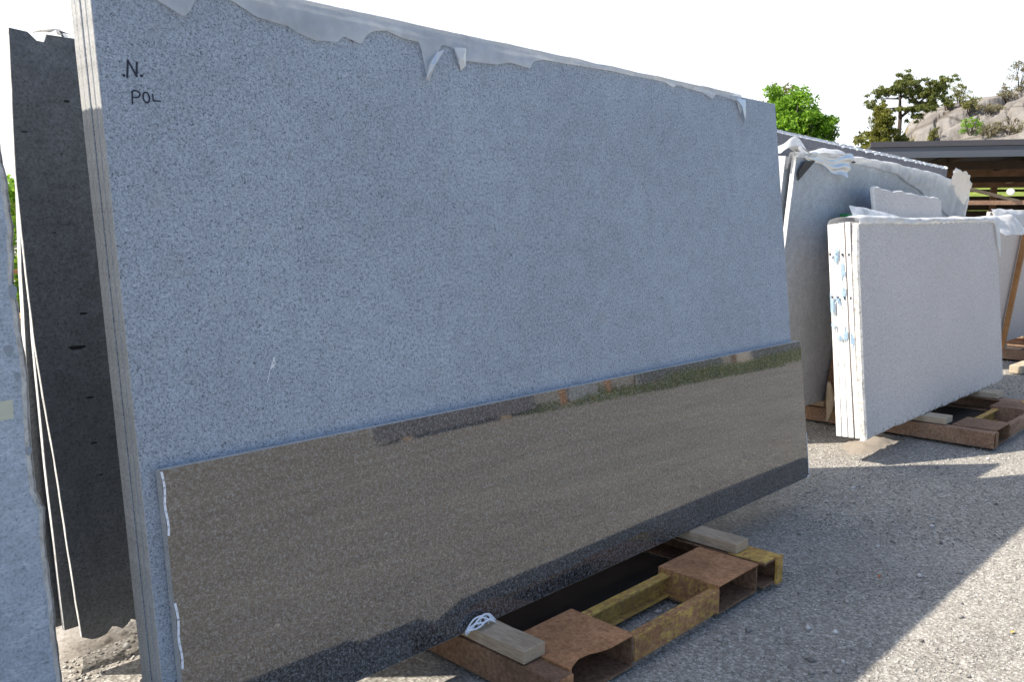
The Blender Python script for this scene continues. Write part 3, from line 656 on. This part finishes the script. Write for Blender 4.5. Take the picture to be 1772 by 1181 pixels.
rag_top = [(6.26, 1.62), (6.29, 1.634), (6.36, 1.636), (6.42, 1.622), (6.55, 1.618), (6.62, 1.607), (6.70, 1.617), (6.80, 1.622), (6.9, 1.606), (7.02, 1.608), (7.12, 1.598), (7.22, 1.592), (7.3, 1.596), (7.40, 1.588), (7.5, 1.594), (7.60, 1.585), (7.66, 1.568)]
slab('granite_slab', 'small grey slab with chipped top standing behind the light grey pack', [(6.33, 0)]+rag_top+[(7.66, 0)], 2.302, 1, .026, G_white, E_white, rag=.004, step=.03, cham=.012)
# rear pack of the second rack
slab('granite_slab', 'tall mid-grey slab half covered by milky plastic film', [(5.42, 0), (5.40, 1.276), (5.37, 1.80), (6.178, 1.822), (7.041, 1.82), (7.98, 1.78), (8.857, 1.656), (8.9, 1.3), (8.95, 0)], 2.85, -1, .03, G_mid, E_white, rag=.003, step=.04, group='slabs in the rear pack of the second rack')
slab('granite_slab', 'slab whose white sunlit end stands just left of the film-covered slab', [(5.41, 0), (5.39, 1.2), (5.355, 1.80), (8.6, 1.66), (8.7, 0)], 2.918, -1, .055, G_mid, E_white, rag=.003, step=.05, group='slabs in the rear pack of the second rack', seed=2)
tt = []
x = 5.37
while x < 8.95:
    w = r2.uniform(.05, .2); hh = 2.000-.078*(x-5.6)/3.4
    tt += [(x, hh), (x+w*.5, hh-r2.uniform(0, .004)), (x+w*.6, hh-r2.uniform(.0, .02 if x > 6.5 else .004)), (x+w*.75, hh-r2.uniform(0, .012 if x > 6.5 else .003))]; x += w
slab('granite_slab', 'tallest charcoal slab with chipped white top edge behind the film-covered slab', [(5.36, 0)]+tt+[(9.02, 1.925), (9.05, 0)], 3.10, -1, .06, G_tall, E_white, rag=.003, step=.03, cham=.024, group='slabs in the rear pack of the second rack')
# rear pack in the third rack
slab('granite_slab', 'pale slab at the right edge behind the slanted orange-brown rack leg', [(9.95, 0), (9.92, .8), (9.9, 1.52), (13.1, 1.55), (13.1, 0)], 2.85, -1, .034, G_white, E_rough, rag=.003, step=.05, group='slabs in the third rack')
slab('granite_slab', 'slab behind the pale slab at the right edge', [(9.9, 0), (9.86, 1.5), (13.0, 1.5), (13.0, 0)], 2.89, -1, .034, G_white, E_rough, rag=.003, step=.05, group='slabs in the third rack', seed=3)

# ---------------------------------------------------------------- racks
def make_rack(x, legY, label, mats, group='steel slab racks', name='slab_rack', y=0, rz=0, cut_corner=False):
    pl, ra, sd, lg = mats
    t = empty(name, (x, y, 0), label, 'rack', group, rz)
    zt = .125
    for (x0, x1, cut) in ((0, .335, cut_corner), (.885, 1.195, False)):
        mb = MB(); k = .004
        # top plate, the near one with a bent, torn front left corner
        n = 9; fr = []
        for i in range(n):
            u = i/(n-1); xx = x0+(x1-x0)*u
            fr.append((xx, 1.645+((.035*(math.sin(min(1, u/.55)*math.pi)**1.2)) if cut else 0), zt-(.0 if not cut else .004*math.sin(min(1, u/.5)*3.14))))
        v = [(a, b_, c) for a, b_, c in fr]+[(a, 1.925, zt) for a, _, _ in fr]
        v2 = [(a, b_, c-.006) for a, b_, c in v]
        f = []
        for i in range(n-1): f += [(i, i+1, n+i+1, n+i), (2*n+i, 3*n+i, 3*n+i+1, 2*n+i+1), (i, 2*n+i, 2*n+i+1, i+1), (n+i, n+i+1, 3*n+i+1, 3*n+i)]
        f += [(0, n, 3*n, 2*n), (n-1, 3*n-1, 4*n-1, 2*n-1)]
        mb.add(v+v2, f); pocket = mb.build('fork_pocket', [pl], t)
        mb = MB(); mb.box(x0+.001, x0+.009, 1.648, 1.925, .012, zt-.0065); mb.build('pocket_side', ra, pocket)
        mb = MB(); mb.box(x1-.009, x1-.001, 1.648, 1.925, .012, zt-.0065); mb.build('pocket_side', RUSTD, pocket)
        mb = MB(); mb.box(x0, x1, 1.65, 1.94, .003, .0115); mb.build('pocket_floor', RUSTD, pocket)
    mb = MB()  # front rail: channel with its web outwards
    mb.box(.336, .884, 1.640, 1.648, .022, .112); mb.box(.336, .884, 1.6485, 1.678, .1045, .112); mb.box(.336, .884, 1.6485, 1.668, .022, .029); mb.build('front_rail', ra, t, bevel=.0015)
    mb = MB(); mb.box(.336, .884, 1.862, 1.895, .099, .108); mb.box(.336, .884, 1.8955, 1.903, .016, .108); mb.box(.336, .884, 1.865, 1.895, .016, .024); mb.build('middle_rail', YEL if ra is not RUSTD else RUSTD, t, bevel=.0015)
    mb = MB(); mb.box(.0, 1.2, 1.945, 3.1, .010, .016); mb.build('base_plate', SHEDW, t)  # dark sheet added to stand in for the deep shade under the slabs
    # side channels run the full depth
    for (x0, x1, s) in ((-.085, -.004, 1), (1.222, 1.36, -1)):
        mb = MB(); web = (x0, x0+.007) if s > 0 else (x1-.007, x1)
        mb.box(web[0], web[1], 1.632, 3.2, .012, .118)
        o1 = (x0+.0075, x1) if s > 0 else (x0, x1-.0075)
        mb.box(o1[0], o1[1], 1.632, 3.2, .110, .118); mb.box(o1[0], o1[1], 1.632, 3.2, .012, .020)
        sc = mb.build('side_channel', sd, t, bevel=.0015)
        if s > 0: 
            mb = MB(); mb.box(x0+.02, x1-.004, 1.626, 1.6315, .012, .118); mb.build('end_plate', pl, sc)
        else:
            mb = MB(); mb.box(x1-.044, x1+.002, 1.620, 1.6315, .005, .125); mb.build('end_plate', YEL, sc)
            mb = MB(); mb.box(x0+.0, x1-.0, 1.634, 1.80, .1185, .1225); mb.build('top_flange', YEL, sc)
    # A-frame legs
    for xx in (-.045, 1.29):
        zt2 = 1.62
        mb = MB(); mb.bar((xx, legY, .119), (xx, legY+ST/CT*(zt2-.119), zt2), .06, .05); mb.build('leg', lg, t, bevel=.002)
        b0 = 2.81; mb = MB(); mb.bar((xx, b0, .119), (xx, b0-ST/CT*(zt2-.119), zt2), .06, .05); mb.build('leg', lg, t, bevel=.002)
    for yy2 in (legY+.176+.028, 2.81-.176-.028):
        mb = MB(); mb.box(-.014, 1.259, yy2-.02, yy2+.02, 1.5, 1.56); mb.build('top_bar', lg, t, bevel=.002)
    return t
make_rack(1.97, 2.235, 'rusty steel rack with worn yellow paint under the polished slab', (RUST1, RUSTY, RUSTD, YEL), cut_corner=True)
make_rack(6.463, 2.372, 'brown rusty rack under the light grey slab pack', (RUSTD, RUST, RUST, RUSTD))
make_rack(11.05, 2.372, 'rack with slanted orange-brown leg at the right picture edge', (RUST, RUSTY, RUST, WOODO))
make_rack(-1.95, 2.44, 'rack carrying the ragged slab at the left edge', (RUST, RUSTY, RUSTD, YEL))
def timber(name, x0, x1, y0, y1, mat, lab, z0=.1232, z1=.1685, rz=0, group='timber bearers on the racks'):
    mb = MB(); w, l = x1-x0, y1-y0; n = 6
    for i in range(n+1):
        y = l*i/n; j = .0015*math.sin(i*2.1)
        mb.v += [(j, y, 0), (w+j, y, 0), (w+j, y, z1-z0+.0008*math.sin(i*3)), (j, y, z1-z0-.0008*math.sin(i*2))]
    mb.f = [(i*4+a, i*4+(a+1) % 4, i*4+4+(a+1) % 4, i*4+4+a) for i in range(n) for a in range(4)]+[(3, 2, 1, 0), (n*4, n*4+1, n*4+2, n*4+3)]; mb.m = [0]*len(mb.f)
    mb.f = [tuple(reversed(f)) for f in mb.f]
    o = mb.build(name, mat, bevel=.004); o.location = (x0, y0, z0); o.rotation_euler.z = rz
    return tag(o, lab, 'timber', group)
timber('timber_bearer', 1.888, 1.989, 1.768, 2.2, WOODG, 'weathered grey timber end sticking out near the white strap')
timber('timber_bearer', 3.196, 3.300, 1.765, 2.2, WOODG, 'weathered grey timber end at the far side of the nearest rack')
timber('timber_bearer', 6.41, 6.56, 1.955, 2.35, WOODL, 'fresh pale timber under the light grey pack, left one of two', .123, .1685)
timber('timber_bearer', 7.685, 7.852, 1.965, 2.35, WOODL, 'fresh pale timber under the light grey pack, right one of two', .123, .1685)
for x, yy0, lab in ((1.9, 2.8, 'rear timber under the dark slab, nearer one'), (3.2, 2.8, 'rear timber under the dark slab, farther one'), (6.4, 2.78, 'rear timber under the film-covered slab, left one'), (7.7, 2.78, 'rear timber under the film-covered slab, right one'), (11.0, 2.78, 'timber under the pale slab at the right edge'), (12.28, 2.78, 'second timber of the third rack'), (-2.02, 1.95, 'timber under the slab pack at the left edge'), (-.72, 1.95, 'second timber of the left edge rack')):
    timber('timber_bearer', x, x+.1, yy0, yy0+.42 if yy0 > 2.5 else 2.2, WOODG, lab)
mb = MB(); mb.box(0, 2.3, 0, .12, 0, .08)
o = mb.build('timber_beam', WOODL, bevel=.004); o.location = (10.0, 2.35, 0.0); o.rotation_euler.z = -.02; tag(o, 'pale squared beam lying on the gravel at the right edge', 'timber')
# pale timber wedge standing under the film-covered slab, left of the light grey pack
mb = MB(); n = 10
pts = [(.055*math.sin(i/n*2.6)-.02*(i/n), 0, .30*(1-i/n)) for i in range(n+1)]
mb.tube([(p[0], p[1], p[2]+.02) for p in pts], [.012+.02*math.sin(min(1, i/n*1.1)*3.14) for i in range(n+1)], 8)
o = mb.build('wood_offcut', WOODL, smooth=True); o.location = (6.25, 2.74, .03); tag(o, 'curved pale wood offcut in the shade left of the light grey pack', 'wood offcut')
# green clamp on top of the second rack's frame
t = empty('lifting_clamp', (6.0, 2.60, 1.36), 'green steel clamp in the gap above the light grey pack', 'clamp')
mb = MB(); mb.box(0, .26, 0, .012, 0, .235); mb.build('plate', GREENP, t, bevel=.003)
mb = MB(); mb.box(.0, .022, -.05, -.001, 0, .235); mb.box(.24, .262, -.05, -.001, 0, .235); mb.box(.0225, .2395, -.05, -.001, .2125, .235); mb.build('rim', GREENP, t, bevel=.003)
mb = MB(); mb.box(.10, .16, -.04, -.001, .06, .13); mb.build('jaw', DARKST, t, bevel=.004)
mb = MB(); mb.bar((.13, .008, 0), (.13, .008, -.24), .03); mb.build('stem', DARKST, t)

# ---------------------------------------------------------------- plastic film
def film(name, label, rows, mat, amp=.008, freq=9, seed=0, cat='plastic film', sub=1, group=None):
    """rows: list of equal-length point rows (lower front edge first)"""
    m, n = len(rows), len(rows[0]); V = [[Vector(p) for p in r] for r in rows]
    mb = MB()
    for j in range(m):
        for i in range(n):
            p = V[j][i]; q = p*freq+Vector((seed*3.1, 0, 0))
            w = amp*(1 if 0 < j else .6)
            f1 = (1-abs(noise.noise(Vector((q.x*.45+q.z*.5, q.y, q.z*1.6-q.x*.2))))*2.4)*.7+noise.noise(Vector((q.x*.3, q.y, q.z*.4+4)))*.8+(1-abs(noise.noise(q*1.9))*3)*.22
            d = Vector((noise.noise(q+Vector((7, 7, 7)))*.3, -abs(f1), noise.noise(q*.8)*.6+noise.noise(q*3)*.15))
            mb.v.append(p+d*w)
    mb.f = [(j*n+i, j*n+i+1, (j+1)*n+i+1, (j+1)*n+i) for j in range(m-1) for i in range(n-1)]; mb.m = [0]*len(mb.f)
    o = mb.build(name, mat, smooth=True)
    if sub: s = o.modifiers.new('sub', 'SUBSURF'); s.levels = sub; s.render_levels = sub
    return tag(o, label, cat, group)
def interp(tab, x):
    if x <= tab[0][0]: return tab[0][1]
    for (a, b_), (c, d) in zip(tab, tab[1:]):
        if a <= x <= c: return b_+(d-b_)*(x-a)/(c-a) if c > a else d
    return tab[-1][1]
def face_pt(Y0, lean, X, s, off=0, z0=.17): return Vector((X, Y0+lean*s*ST-off*CT, z0+s*CT+off*lean*ST))
def draped(name, label, x0, x1, dx, low, top, Y0, lean, depth, back, mat, amp, seed, rise=.012, rows_front=7, group=None):
    cols = []; x = x0
    while x <= x1+1e-6: cols.append(x); x += dx
    rows = []
    for j in range(rows_front):
        k = j/(rows_front-1)
        rows.append([face_pt(Y0, lean, X, interp(low, X)+(interp(top, X)+.004-interp(low, X))*k, .005+.004*k) for X in cols])
    for k in (.0, .25, .5, .75, 1.0):
        rows.append([face_pt(Y0, lean, X, interp(top, X)+rise*(.6+.8*abs(noise.noise(Vector((X*5, k, seed)))))*math.sin(.4+k*2.2)+.006, -depth*k) for X in cols])
    for k in (.3, .65, 1.0):
        rows.append([face_pt(Y0, lean, X, interp(top, X)-back*k*(.8+.5*noise.noise(Vector((X*4, seed, k)))), -depth-.008) for X in cols])
    return film(name, label, rows, mat, amp, 9, seed, group=group)
def arch(name, label, x0, x1, y, z, h, dpt, mat, seed):     # a bubble of film standing on an edge
    rows = []
    for j in range(9):
        w = j/8
        rows.append([Vector((x0+(x1-x0)*u+.03*math.sin(w*3)*math.sin(u*5), y+dpt*(w-.5), z+h*math.sin(math.pi*u)**.7*(.55+.45*math.sin(math.pi*w))*(1+.3*noise.noise(Vector((u*3, w*2, seed)))))) for u in [k/23 for k in range(24)]])
    return film(name, label, rows, mat, .008, 9, seed)
low = [(.98, 1.97), (1.001, 1.925), (1.024, 1.912), (1.065, 1.893), (1.092, 1.88), (1.113, 1.902), (1.127, 1.931), (1.142, 1.955), (1.21, 1.957), (1.232, 1.95), (1.306, 1.917), (1.405, 1.909), (1.436, 1.895), (1.489, 1.881), (1.577, 1.889), (1.583, 1.912), (1.655, 1.895), (1.673, 1.924), (1.70, 1.942), (1.75, 1.952), (1.829, 1.937), (1.885, 1.937), (1.893, 1.935), (1.897, 1.822), (1.917, 1.817), (1.930, 1.86), (1.964, 1.897), (1.972, 1.935), (1.99, 1.944), (2.03, 1.942), (2.046, 1.93), (2.052, 1.874), (2.066, 1.888), (2.078, 1.903), (2.244, 1.912), (2.304, 1.928), (2.379, 1.923), (2.42, 1.922), (2.435, 1.95), (2.495, 1.964), (2.627, 1.966), (2.843, 1.973), (3.293, 1.976), (3.359, 1.958), (3.384, 1.974), (3.599, 1.964), (3.682, 1.941), (3.716, 1.969), (3.914, 1.957), (3.926, 1.90), (3.95, 1.89), (3.962, 1.975)]
draped('plastic_film', 'torn clear plastic film hanging over the top edge of the big slab', .98, 3.965, .0125, low, [(0, 1.988), (5, 1.988)], 2.024, 1, .125, .12, FILM, .0055, 1, rise=.014, rows_front=9)
film_main = bpy.data.objects['plastic_film']
film_main.location = (0, 0, 0)
for pts in ([(1.955, 1.912), (1.980, 1.922), (1.935, 1.855), (1.920, 1.818), (1.893, 1.815), (1.912, 1.868)], [(2.035, 1.94), (2.078, 1.94), (2.084, 1.885), (2.066, 1.868), (2.045, 1.90)], [(3.895, 1.965), (3.962, 1.965), (3.985, 1.90), (3.975, 1.845), (3.955, 1.87), (3.93, 1.93)]):
    q0 = [face_pt(2.024, 1, x, z_, .014+.012*math.sin(k*1.7)) for k, (x, z_) in enumerate(pts)]; c0 = sum(q0, Vector())/len(q0)+Vector((0, -.008, 0))
    q1 = [p+Vector((0, .0012, 0)) for p in q0]; n0 = len(q0)
    mb = MB(); mb.add(q0+[c0]+q1+[c0+Vector((0, .0012, 0))], [(k, (k+1) % n0, n0) for k in range(n0)]+[(n0+1+(k+1) % n0, n0+1+k, 2*n0+1) for k in range(n0)])
    mb.build('torn_strip', FILMW, film_main)
arch('plastic_film', 'small crumpled film roll on the top edge of the dark slab', .855, .962, 2.645, 2.02, .022, .05, FILM, 21)
# film over the mid-grey slab: two loose pieces
low2 = [(5.10, 1.79), (5.369, 1.79), (5.6, 1.795), (5.9, 1.80), (6.147, 1.80), (6.378, 1.79), (6.6, 1.785), (7.05, 1.76), (7.3, 1.70), (7.595, 1.655), (7.9, 1.57), (8.225, 1.50), (8.5, 1.43), (8.689, 1.38), (8.80, 1.34), (8.9, 1.40)]
top2 = [(5.1, 1.80), (5.366, 1.805), (5.5, 1.815), (5.9, 1.825), (6.178, 1.832), (7.04, 1.825), (7.98, 1.79), (8.6, 1.73), (8.9, 1.65)]
draped('plastic_film', 'milky plastic film along the top of the tall mid-grey slab', 5.34, 8.92, .03, low2, top2, 2.845, -1, .045, .12, FILMW, .012, 5, rise=.008, rows_front=9)
def loose(name, label, c, du, dv, nu, nv, bulge, mat, amp, seed, group=None):
    rows = []
    for j in range(nv):
        rows.append([Vector(c)+Vector(du)*(i/(nu-1)-.5)+Vector(dv)*(j/(nv-1)-.5)+Vector((0, -.6*bulge, bulge))*math.sin(math.pi*i/(nu-1))*math.sin(math.pi*(j+.5)/nv)*(1+.4*noise.noise(Vector((i*.3, j*.3, seed)))) for i in range(nu)])
    return film(name, label, rows, mat, amp, 11, seed, group=group)
arch('plastic_film', 'clear film bubble over the left top corner of the film-covered slab', 5.10, 5.55, 2.66, 1.955, .11, .10, FILM, 2)
arch('plastic_film', 'second larger clear film bubble beside the corner bubble', 5.5, 6.22, 2.66, 1.955, .085, .10, FILM, 6)
mb = MB(); mb.add([(5.40, 2.632, 1.86), (5.60, 2.618, 1.935), (5.45, 2.618, 1.925), (5.41, 2.64, 1.80), (5.40, 2.640, 1.862), (5.60, 2.626, 1.937), (5.45, 2.626, 1.927), (5.41, 2.648, 1.802)], [(0, 1, 2), (3, 1, 0), (6, 5, 4), (4, 5, 7), (0, 2, 6, 4), (2, 1, 5, 6), (1, 3, 7, 5), (3, 0, 4, 7)])
o = mb.build('rubber_pad', plain('black_rubber', (.03, .03, .035), .5, .4)); tag(o, 'small dark triangular pad under the film at the left top corner', 'pad')
rows = []
for j in range(10):
    row = []
    for i in range(28):
        u, w = i/27, j/9
        X = 5.44+u*(.74-.10*w); top_ = 1.81+.035*u+.02*math.sin(u*9); bot = 1.80-.115*u-.01*math.sin(u*12)
        s_ = top_+(bot-top_)*w; fold = .016*math.sin((w*5.5+u*1.3)*3.1)*u+.012*noise.noise(Vector((u*5, w*4, 2)))
        row.append(face_pt(2.85, -1, X, s_, .012+.022*u+fold))
    rows.append(row)
film('plastic_film', 'fan-shaped folded film flap hanging on the upper left of the mid-grey slab', rows, FILMW, .008, 9, 7)
loose('plastic_film', 'bunched milky film at the right end of the mid-grey slab', (8.52, 2.62, 1.865), (.46, -.02, -.13), (.06, .08, -.19), 30, 18, .09, FILMW, .016, 9)
# film on the light grey pack and beyond
low3 = [(5.43, 1.36), (5.9, 1.368), (6.4, 1.36), (6.8, 1.37), (7.4, 1.385), (8.0, 1.39), (8.3, 1.385), (8.33, 1.2), (8.36, 1.18), (8.42, 1.05), (8.45, 1.3)]
top3 = [(5.43, 1.385), (5.7, 1.40), (6.6, 1.39), (7.5, 1.40), (8.45, 1.415)]
draped('plastic_film', 'crumpled white film lying along the top of the light grey pack', 5.45, 8.44, .022, low3, top3, 2.098, 1, .19, .05, FILMW, .014, 12, rise=.03, rows_front=5)
loose('plastic_film', 'upright clear film corner sticking up at the left of the light grey pack', (5.95, 2.33, 1.56), (.85, .0, -.06), (.0, .05, .10), 24, 8, .02, FILM, .012, 14)
loose('plastic_film', 'puffed white film mound between the light grey pack and the right edge slab', (9.2, 2.42, 1.50), (1.2, .05, -.02), (.0, .30, .16), 26, 12, .10, FILMW, .02, 17)
loose('plastic_film', 'white film hanging over the pale slab at the right edge', (10.5, 2.63, 1.60), (1.6, .0, -.02), (.0, .10, .16), 30, 10, .04, FILMW, .02, 19)
loose('plastic_film', 'dirty plastic sheet lying crumpled on the ground under the dark slab', (1.12, 3.16, .07), (.34, .05, .0), (.05, .3, .04), 20, 12, .05, FILMD, .03, 23)

# ---------------------------------------------------------------- gravel stones, sand, litter
def stones(name, label, regs, size, seed):
    g = np.random.default_rng(seed); V = []; F = []
    base = np.array([(1, 0, 0), (0, 1, 0), (-1, 0, 0), (0, -1, 0), (0, 0, .75), (0, 0, -.75)], float)
    tris = np.array([(0, 1, 4), (1, 2, 4), (2, 3, 4), (3, 0, 4), (1, 0, 5), (2, 1, 5), (3, 2, 5), (0, 3, 5)])
    P = []; S = []
    for (x0, x1, y0, y1, n, k) in regs:
        P.append(np.stack([g.uniform(x0, x1, n), g.uniform(y0, y1, n)], 1)); S.append(size*k*(.45+1.1*g.random(n)**2.2))
    P = np.concatenate(P); S = np.concatenate(S); n = len(P)
    z = np.array([gh(x, y) for x, y in P])
    v = base[None]*S[:, None, None]*(1+.35*g.normal(size=(n, 6, 1)).clip(-1.5, 1.5)*.6)
    a = g.uniform(0, 6.28, n); c, s = np.cos(a)[:, None], np.sin(a)[:, None]
    x = v[..., 0]*c-v[..., 1]*s*.8; y = v[..., 0]*s+v[..., 1]*c*.8
    v = np.stack([x+P[:, :1], y+P[:, 1:], v[..., 2]*.8+z[:, None]+S[:, None]*.25], 2).reshape(-1, 3)
    f = (tris[None]+np.arange(n)[:, None, None]*6).reshape(-1)
    me = bpy.data.meshes.new(name); me.vertices.add(len(v)); me.vertices.foreach_set('co', v.ravel())
    nf = len(f)//3; me.loops.add(len(f)); me.loops.foreach_set('vertex_index', f.astype(np.int32)); me.polygons.add(nf)
    me.polygons.foreach_set('loop_start', np.arange(0, len(f), 3, dtype=np.int32)); me.polygons.foreach_set('loop_total', np.full(nf, 3, dtype=np.int32))
    me.update(calc_edges=True); me.materials.append(STONE); o = link(bpy.data.objects.new(name, me))
    return tag(o, label, kind='stuff')
stones('gravel', 'fine loose gravel stones covering the yard', [(1.6, 4.2, .5, 2.0, 26000, .6), (4.2, 7.5, .3, 3.0, 26000, .85), (2.5, 6, -.6, .5, 12000, .7), (.6, 1.6, 2.9, 4.2, 3500, 1), (7.5, 12, .5, 3, 9000, 1.2)], .0062, 2)
stones('pebbles', 'scattered coarser pebbles lying on the gravel', [(1.6, 7.5, .4, 3.2, 500, 1), (.5, 2, 2.8, 5.5, 260, 1.5)], .012, 5)
mb = MB(); nu = 26
for j in range(nu):
    for i in range(nu):
        u, w = i/(nu-1)*2-1, j/(nu-1)*2-1; r = math.hypot(u, w); x, y = 6.05+u*.5+.1*w, 2.32+w*.2
        mb.v.append((x, y, gh(x, y)-.01+.055*max(0, 1-r)**1.1*(1+.5*noise.noise(Vector((x*9, y*9, 0))))+.012*noise.noise(Vector((x*22, y*22, 2)))*(r < 1)))
mb.f = [(j*nu+i, j*nu+i+1, (j+1)*nu+i+1, (j+1)*nu+i) for j in range(nu-1) for i in range(nu-1)]; mb.m = [0]*len(mb.f)
SAND = plain('wet_sand', (.31, .27, .23), .9, .2, .25, 40, bump=.8)
tag(mb.build('sand_heap', SAND, smooth=True), 'small brown heap of sand and stone dust at the foot of the light grey pack', kind='stuff')
def litter(name, lab, cat, x, y, col, s, seed):
    r3 = random.Random(seed); mb = MB(); n = 9
    ring = [(s*(1+.4*r3.uniform(-1, 1))*math.cos(a), .55*s*(1+.4*r3.uniform(-1, 1))*math.sin(a), .003+.006*r3.random()) for a in np.linspace(0, 5.6, n)]
    mb.v = ring+[(p[0], p[1], p[2]-.0012) for p in ring]; mb.f = [tuple(range(n)), tuple(range(2*n-1, n-1, -1))]+[(i, n+i, n+(i+1) % n, (i+1) % n) for i in range(n)]; mb.m = [0]*len(mb.f)
    o = mb.build(name, plain(name+'_colour', col, .6, .3)); o.location = (x, y, gh(x, y)+.003); tag(o, lab, cat)
litter('orange_scrap', 'small orange plastic scrap lying on the shaded gravel', 'litter', 3.69, 1.35, (.75, .2, .05), .009, 1)
litter('dry_leaf', 'single yellow leaf lying on the sunlit gravel', 'leaf', 3.52, .79, (.55, .4, .12), .011, 4)

# ---------------------------------------------------------------- beyond the left gap
tb = empty('bush', polar(16.7, 14.6), 'sunlit green bush seen through the narrow gap at the left', 'bush')
leaves('foliage', (0, 0, 1.15), (.9, .9, 1.0), 5000, .05, LEAF, tb, 77, clumps=40, clump_r=.35, shell=.3)
mb = MB(); [limb(mb, (0, 0, -.05), (math.cos(a)*.5, math.sin(a)*.5, 1.5), .03, .01, a) for a in (0, 1.6, 3.1, 4.7)]; mb.build('stem', BARK, tb)
p = polar(16.95, 12.5); t = empty('timber_trestle', p, 'orange-brown timber trestle post beyond the narrow left gap', 'trestle', rz=R(-16.7))
mb = MB(); mb.bar((0, 0, 0), (-.05, .1, 1.74), .09, .07); mb.build('post', WOODO, t)
mb = MB(); mb.bar((.25, .5, 0), (.0, .18, 1.72), .08, .07); mb.build('post', WOODO, t)
mb = MB(); mb.bar((-.35, -.05, .95), (.5, -.04, .9), .06, .05, side=(0, 1, 0)); mb.build('crossbar', WOODO, t)
pt_ = empty('pallet_stack', polar(16.4, 12.2), 'low stack of brown wooden pallets beyond the narrow left gap', 'pallets', rz=R(-16))
for k in range(3):
    z = .01+k*.125
    for q in range(5):
        mb = MB(); mb.box(-.55+q*.24, -.40+q*.24, 0, .8, z+.095, z+.115); mb.build('plank', WOODG if (q+k) % 2 else WOODO, pt_)
    for q in range(3):
        mb = MB(); mb.box(-.55, .57, .0+q*.35, .09+q*.35, z, z+.094); mb.build('block_beam', WOODG, pt_)

# ---------------------------------------------------------------- row of slabs across the yard (mirrored in the polished slab)
mb = MB(); r3 = random.Random(31)
for k in range(15000):
    x = r3.uniform(13, 38); y = -(6.2+max(0, 18-x)*.42)-3.2*r3.random()**.8+.7*noise.noise(Vector((x*.6, 0, 0)))
    h = r3.uniform(.05, .18)*(1.5 if 16 < x < 22 else 1)*(1.3 if noise.noise(Vector((x*.5, y*.5, 4))) > 0 else .7); a = r3.uniform(0, 6.28); w = r3.uniform(.01, .03)
    dx, dy = r3.uniform(-.08, .08), r3.uniform(-.08, .08)
    mb.add([(x-w*math.cos(a), y-w*math.sin(a), -.01), (x+w*math.cos(a), y+w*math.sin(a), -.01), (x+dx, y+dy, h)], [(0, 1, 2)])
tag(mb.build('weeds', GRASS), 'strip of green weeds and grass across the yard', kind='stuff')
def stand(x, y, lab):
    t = empty('slab_stand', (x, y, 0), lab, 'stand', 'stands of the slab row across the yard')
    for q in (-.9, .9):
        mb = MB(); mb.bar((q, -.10, .0), (q, -.36, 1.6), .07, .06); mb.build('leg', RUSTD, t)
        mb = MB(); mb.bar((q, -1.0, .0), (q, -.40, 1.6), .06, .05); mb.build('brace', RUSTD, t)
    mb = MB(); mb.box(-.86, .86, -.40, -.34, 1.45, 1.5); mb.build('top_bar', RUSTD, t)
row = [(9.4, 4.4, 1.75, G_tall, 'long dark grey slab, first in the row across the yard'), (14.75, 1.25, 1.5, G_left, 'narrow pale slab between two orange posts across the yard'),
       (17.6, 4.1, 1.9, G_dark, 'dark slab in the middle of the row across the yard'), (22.25, .95, 1.2, G_white, 'small light slab by the brown post across the yard'),
       (23.35, 3.2, 1.8, G_dark, 'dark grey slab beyond the small light slab across the yard'), (27.0, 3.4, 1.7, G_dark, 'dark slab near the far end of the row across the yard'), (31.0, 3.3, 1.7, G_left, 'pale slab at the far end of the row across the yard')]
for k, (x, L, H, m_, lab) in enumerate(row):
    slab('granite_slab', lab, [(0, 0), (0, H), (L, H-.03), (L, 0)], 0, 1, .035, m_, E_rough, z0=.07, rag=.006, step=.08, group='slabs standing across the yard', seed=40+k, rotz=math.pi, org=(x+L, -8.9, .07))
    if L > 2: stand(x+L/2, -8.95, 'stand behind '+lab)
    for q in (0, 1):
        timber('timber_bearer', x+L*(.15+.6*q), x+L*(.15+.6*q)+.1, -9.3, -8.7, WOODG, ('far' if q else 'near')+' bearer under '+lab, 0, .068, group='timber bearers across the yard')
for x, m_, lab in ((14.5, WOODO, 'orange timber post beside the narrow pale slab across the yard'), (16.15, WOODO, 'orange timber post right of the narrow pale slab across the yard'), (21.95, RUSTD, 'brown steel post by the small light slab across the yard')):
    mb = MB(); mb.bar((0, 0, 0), (.12, -.1, 1.7), .13, .11); mb.box(-.12, .12, -.12, .12, -.01, .03)
    o = mb.build('post', m_, bevel=.004); o.location = (x, -8.7, 0); tag(o, lab, 'post')
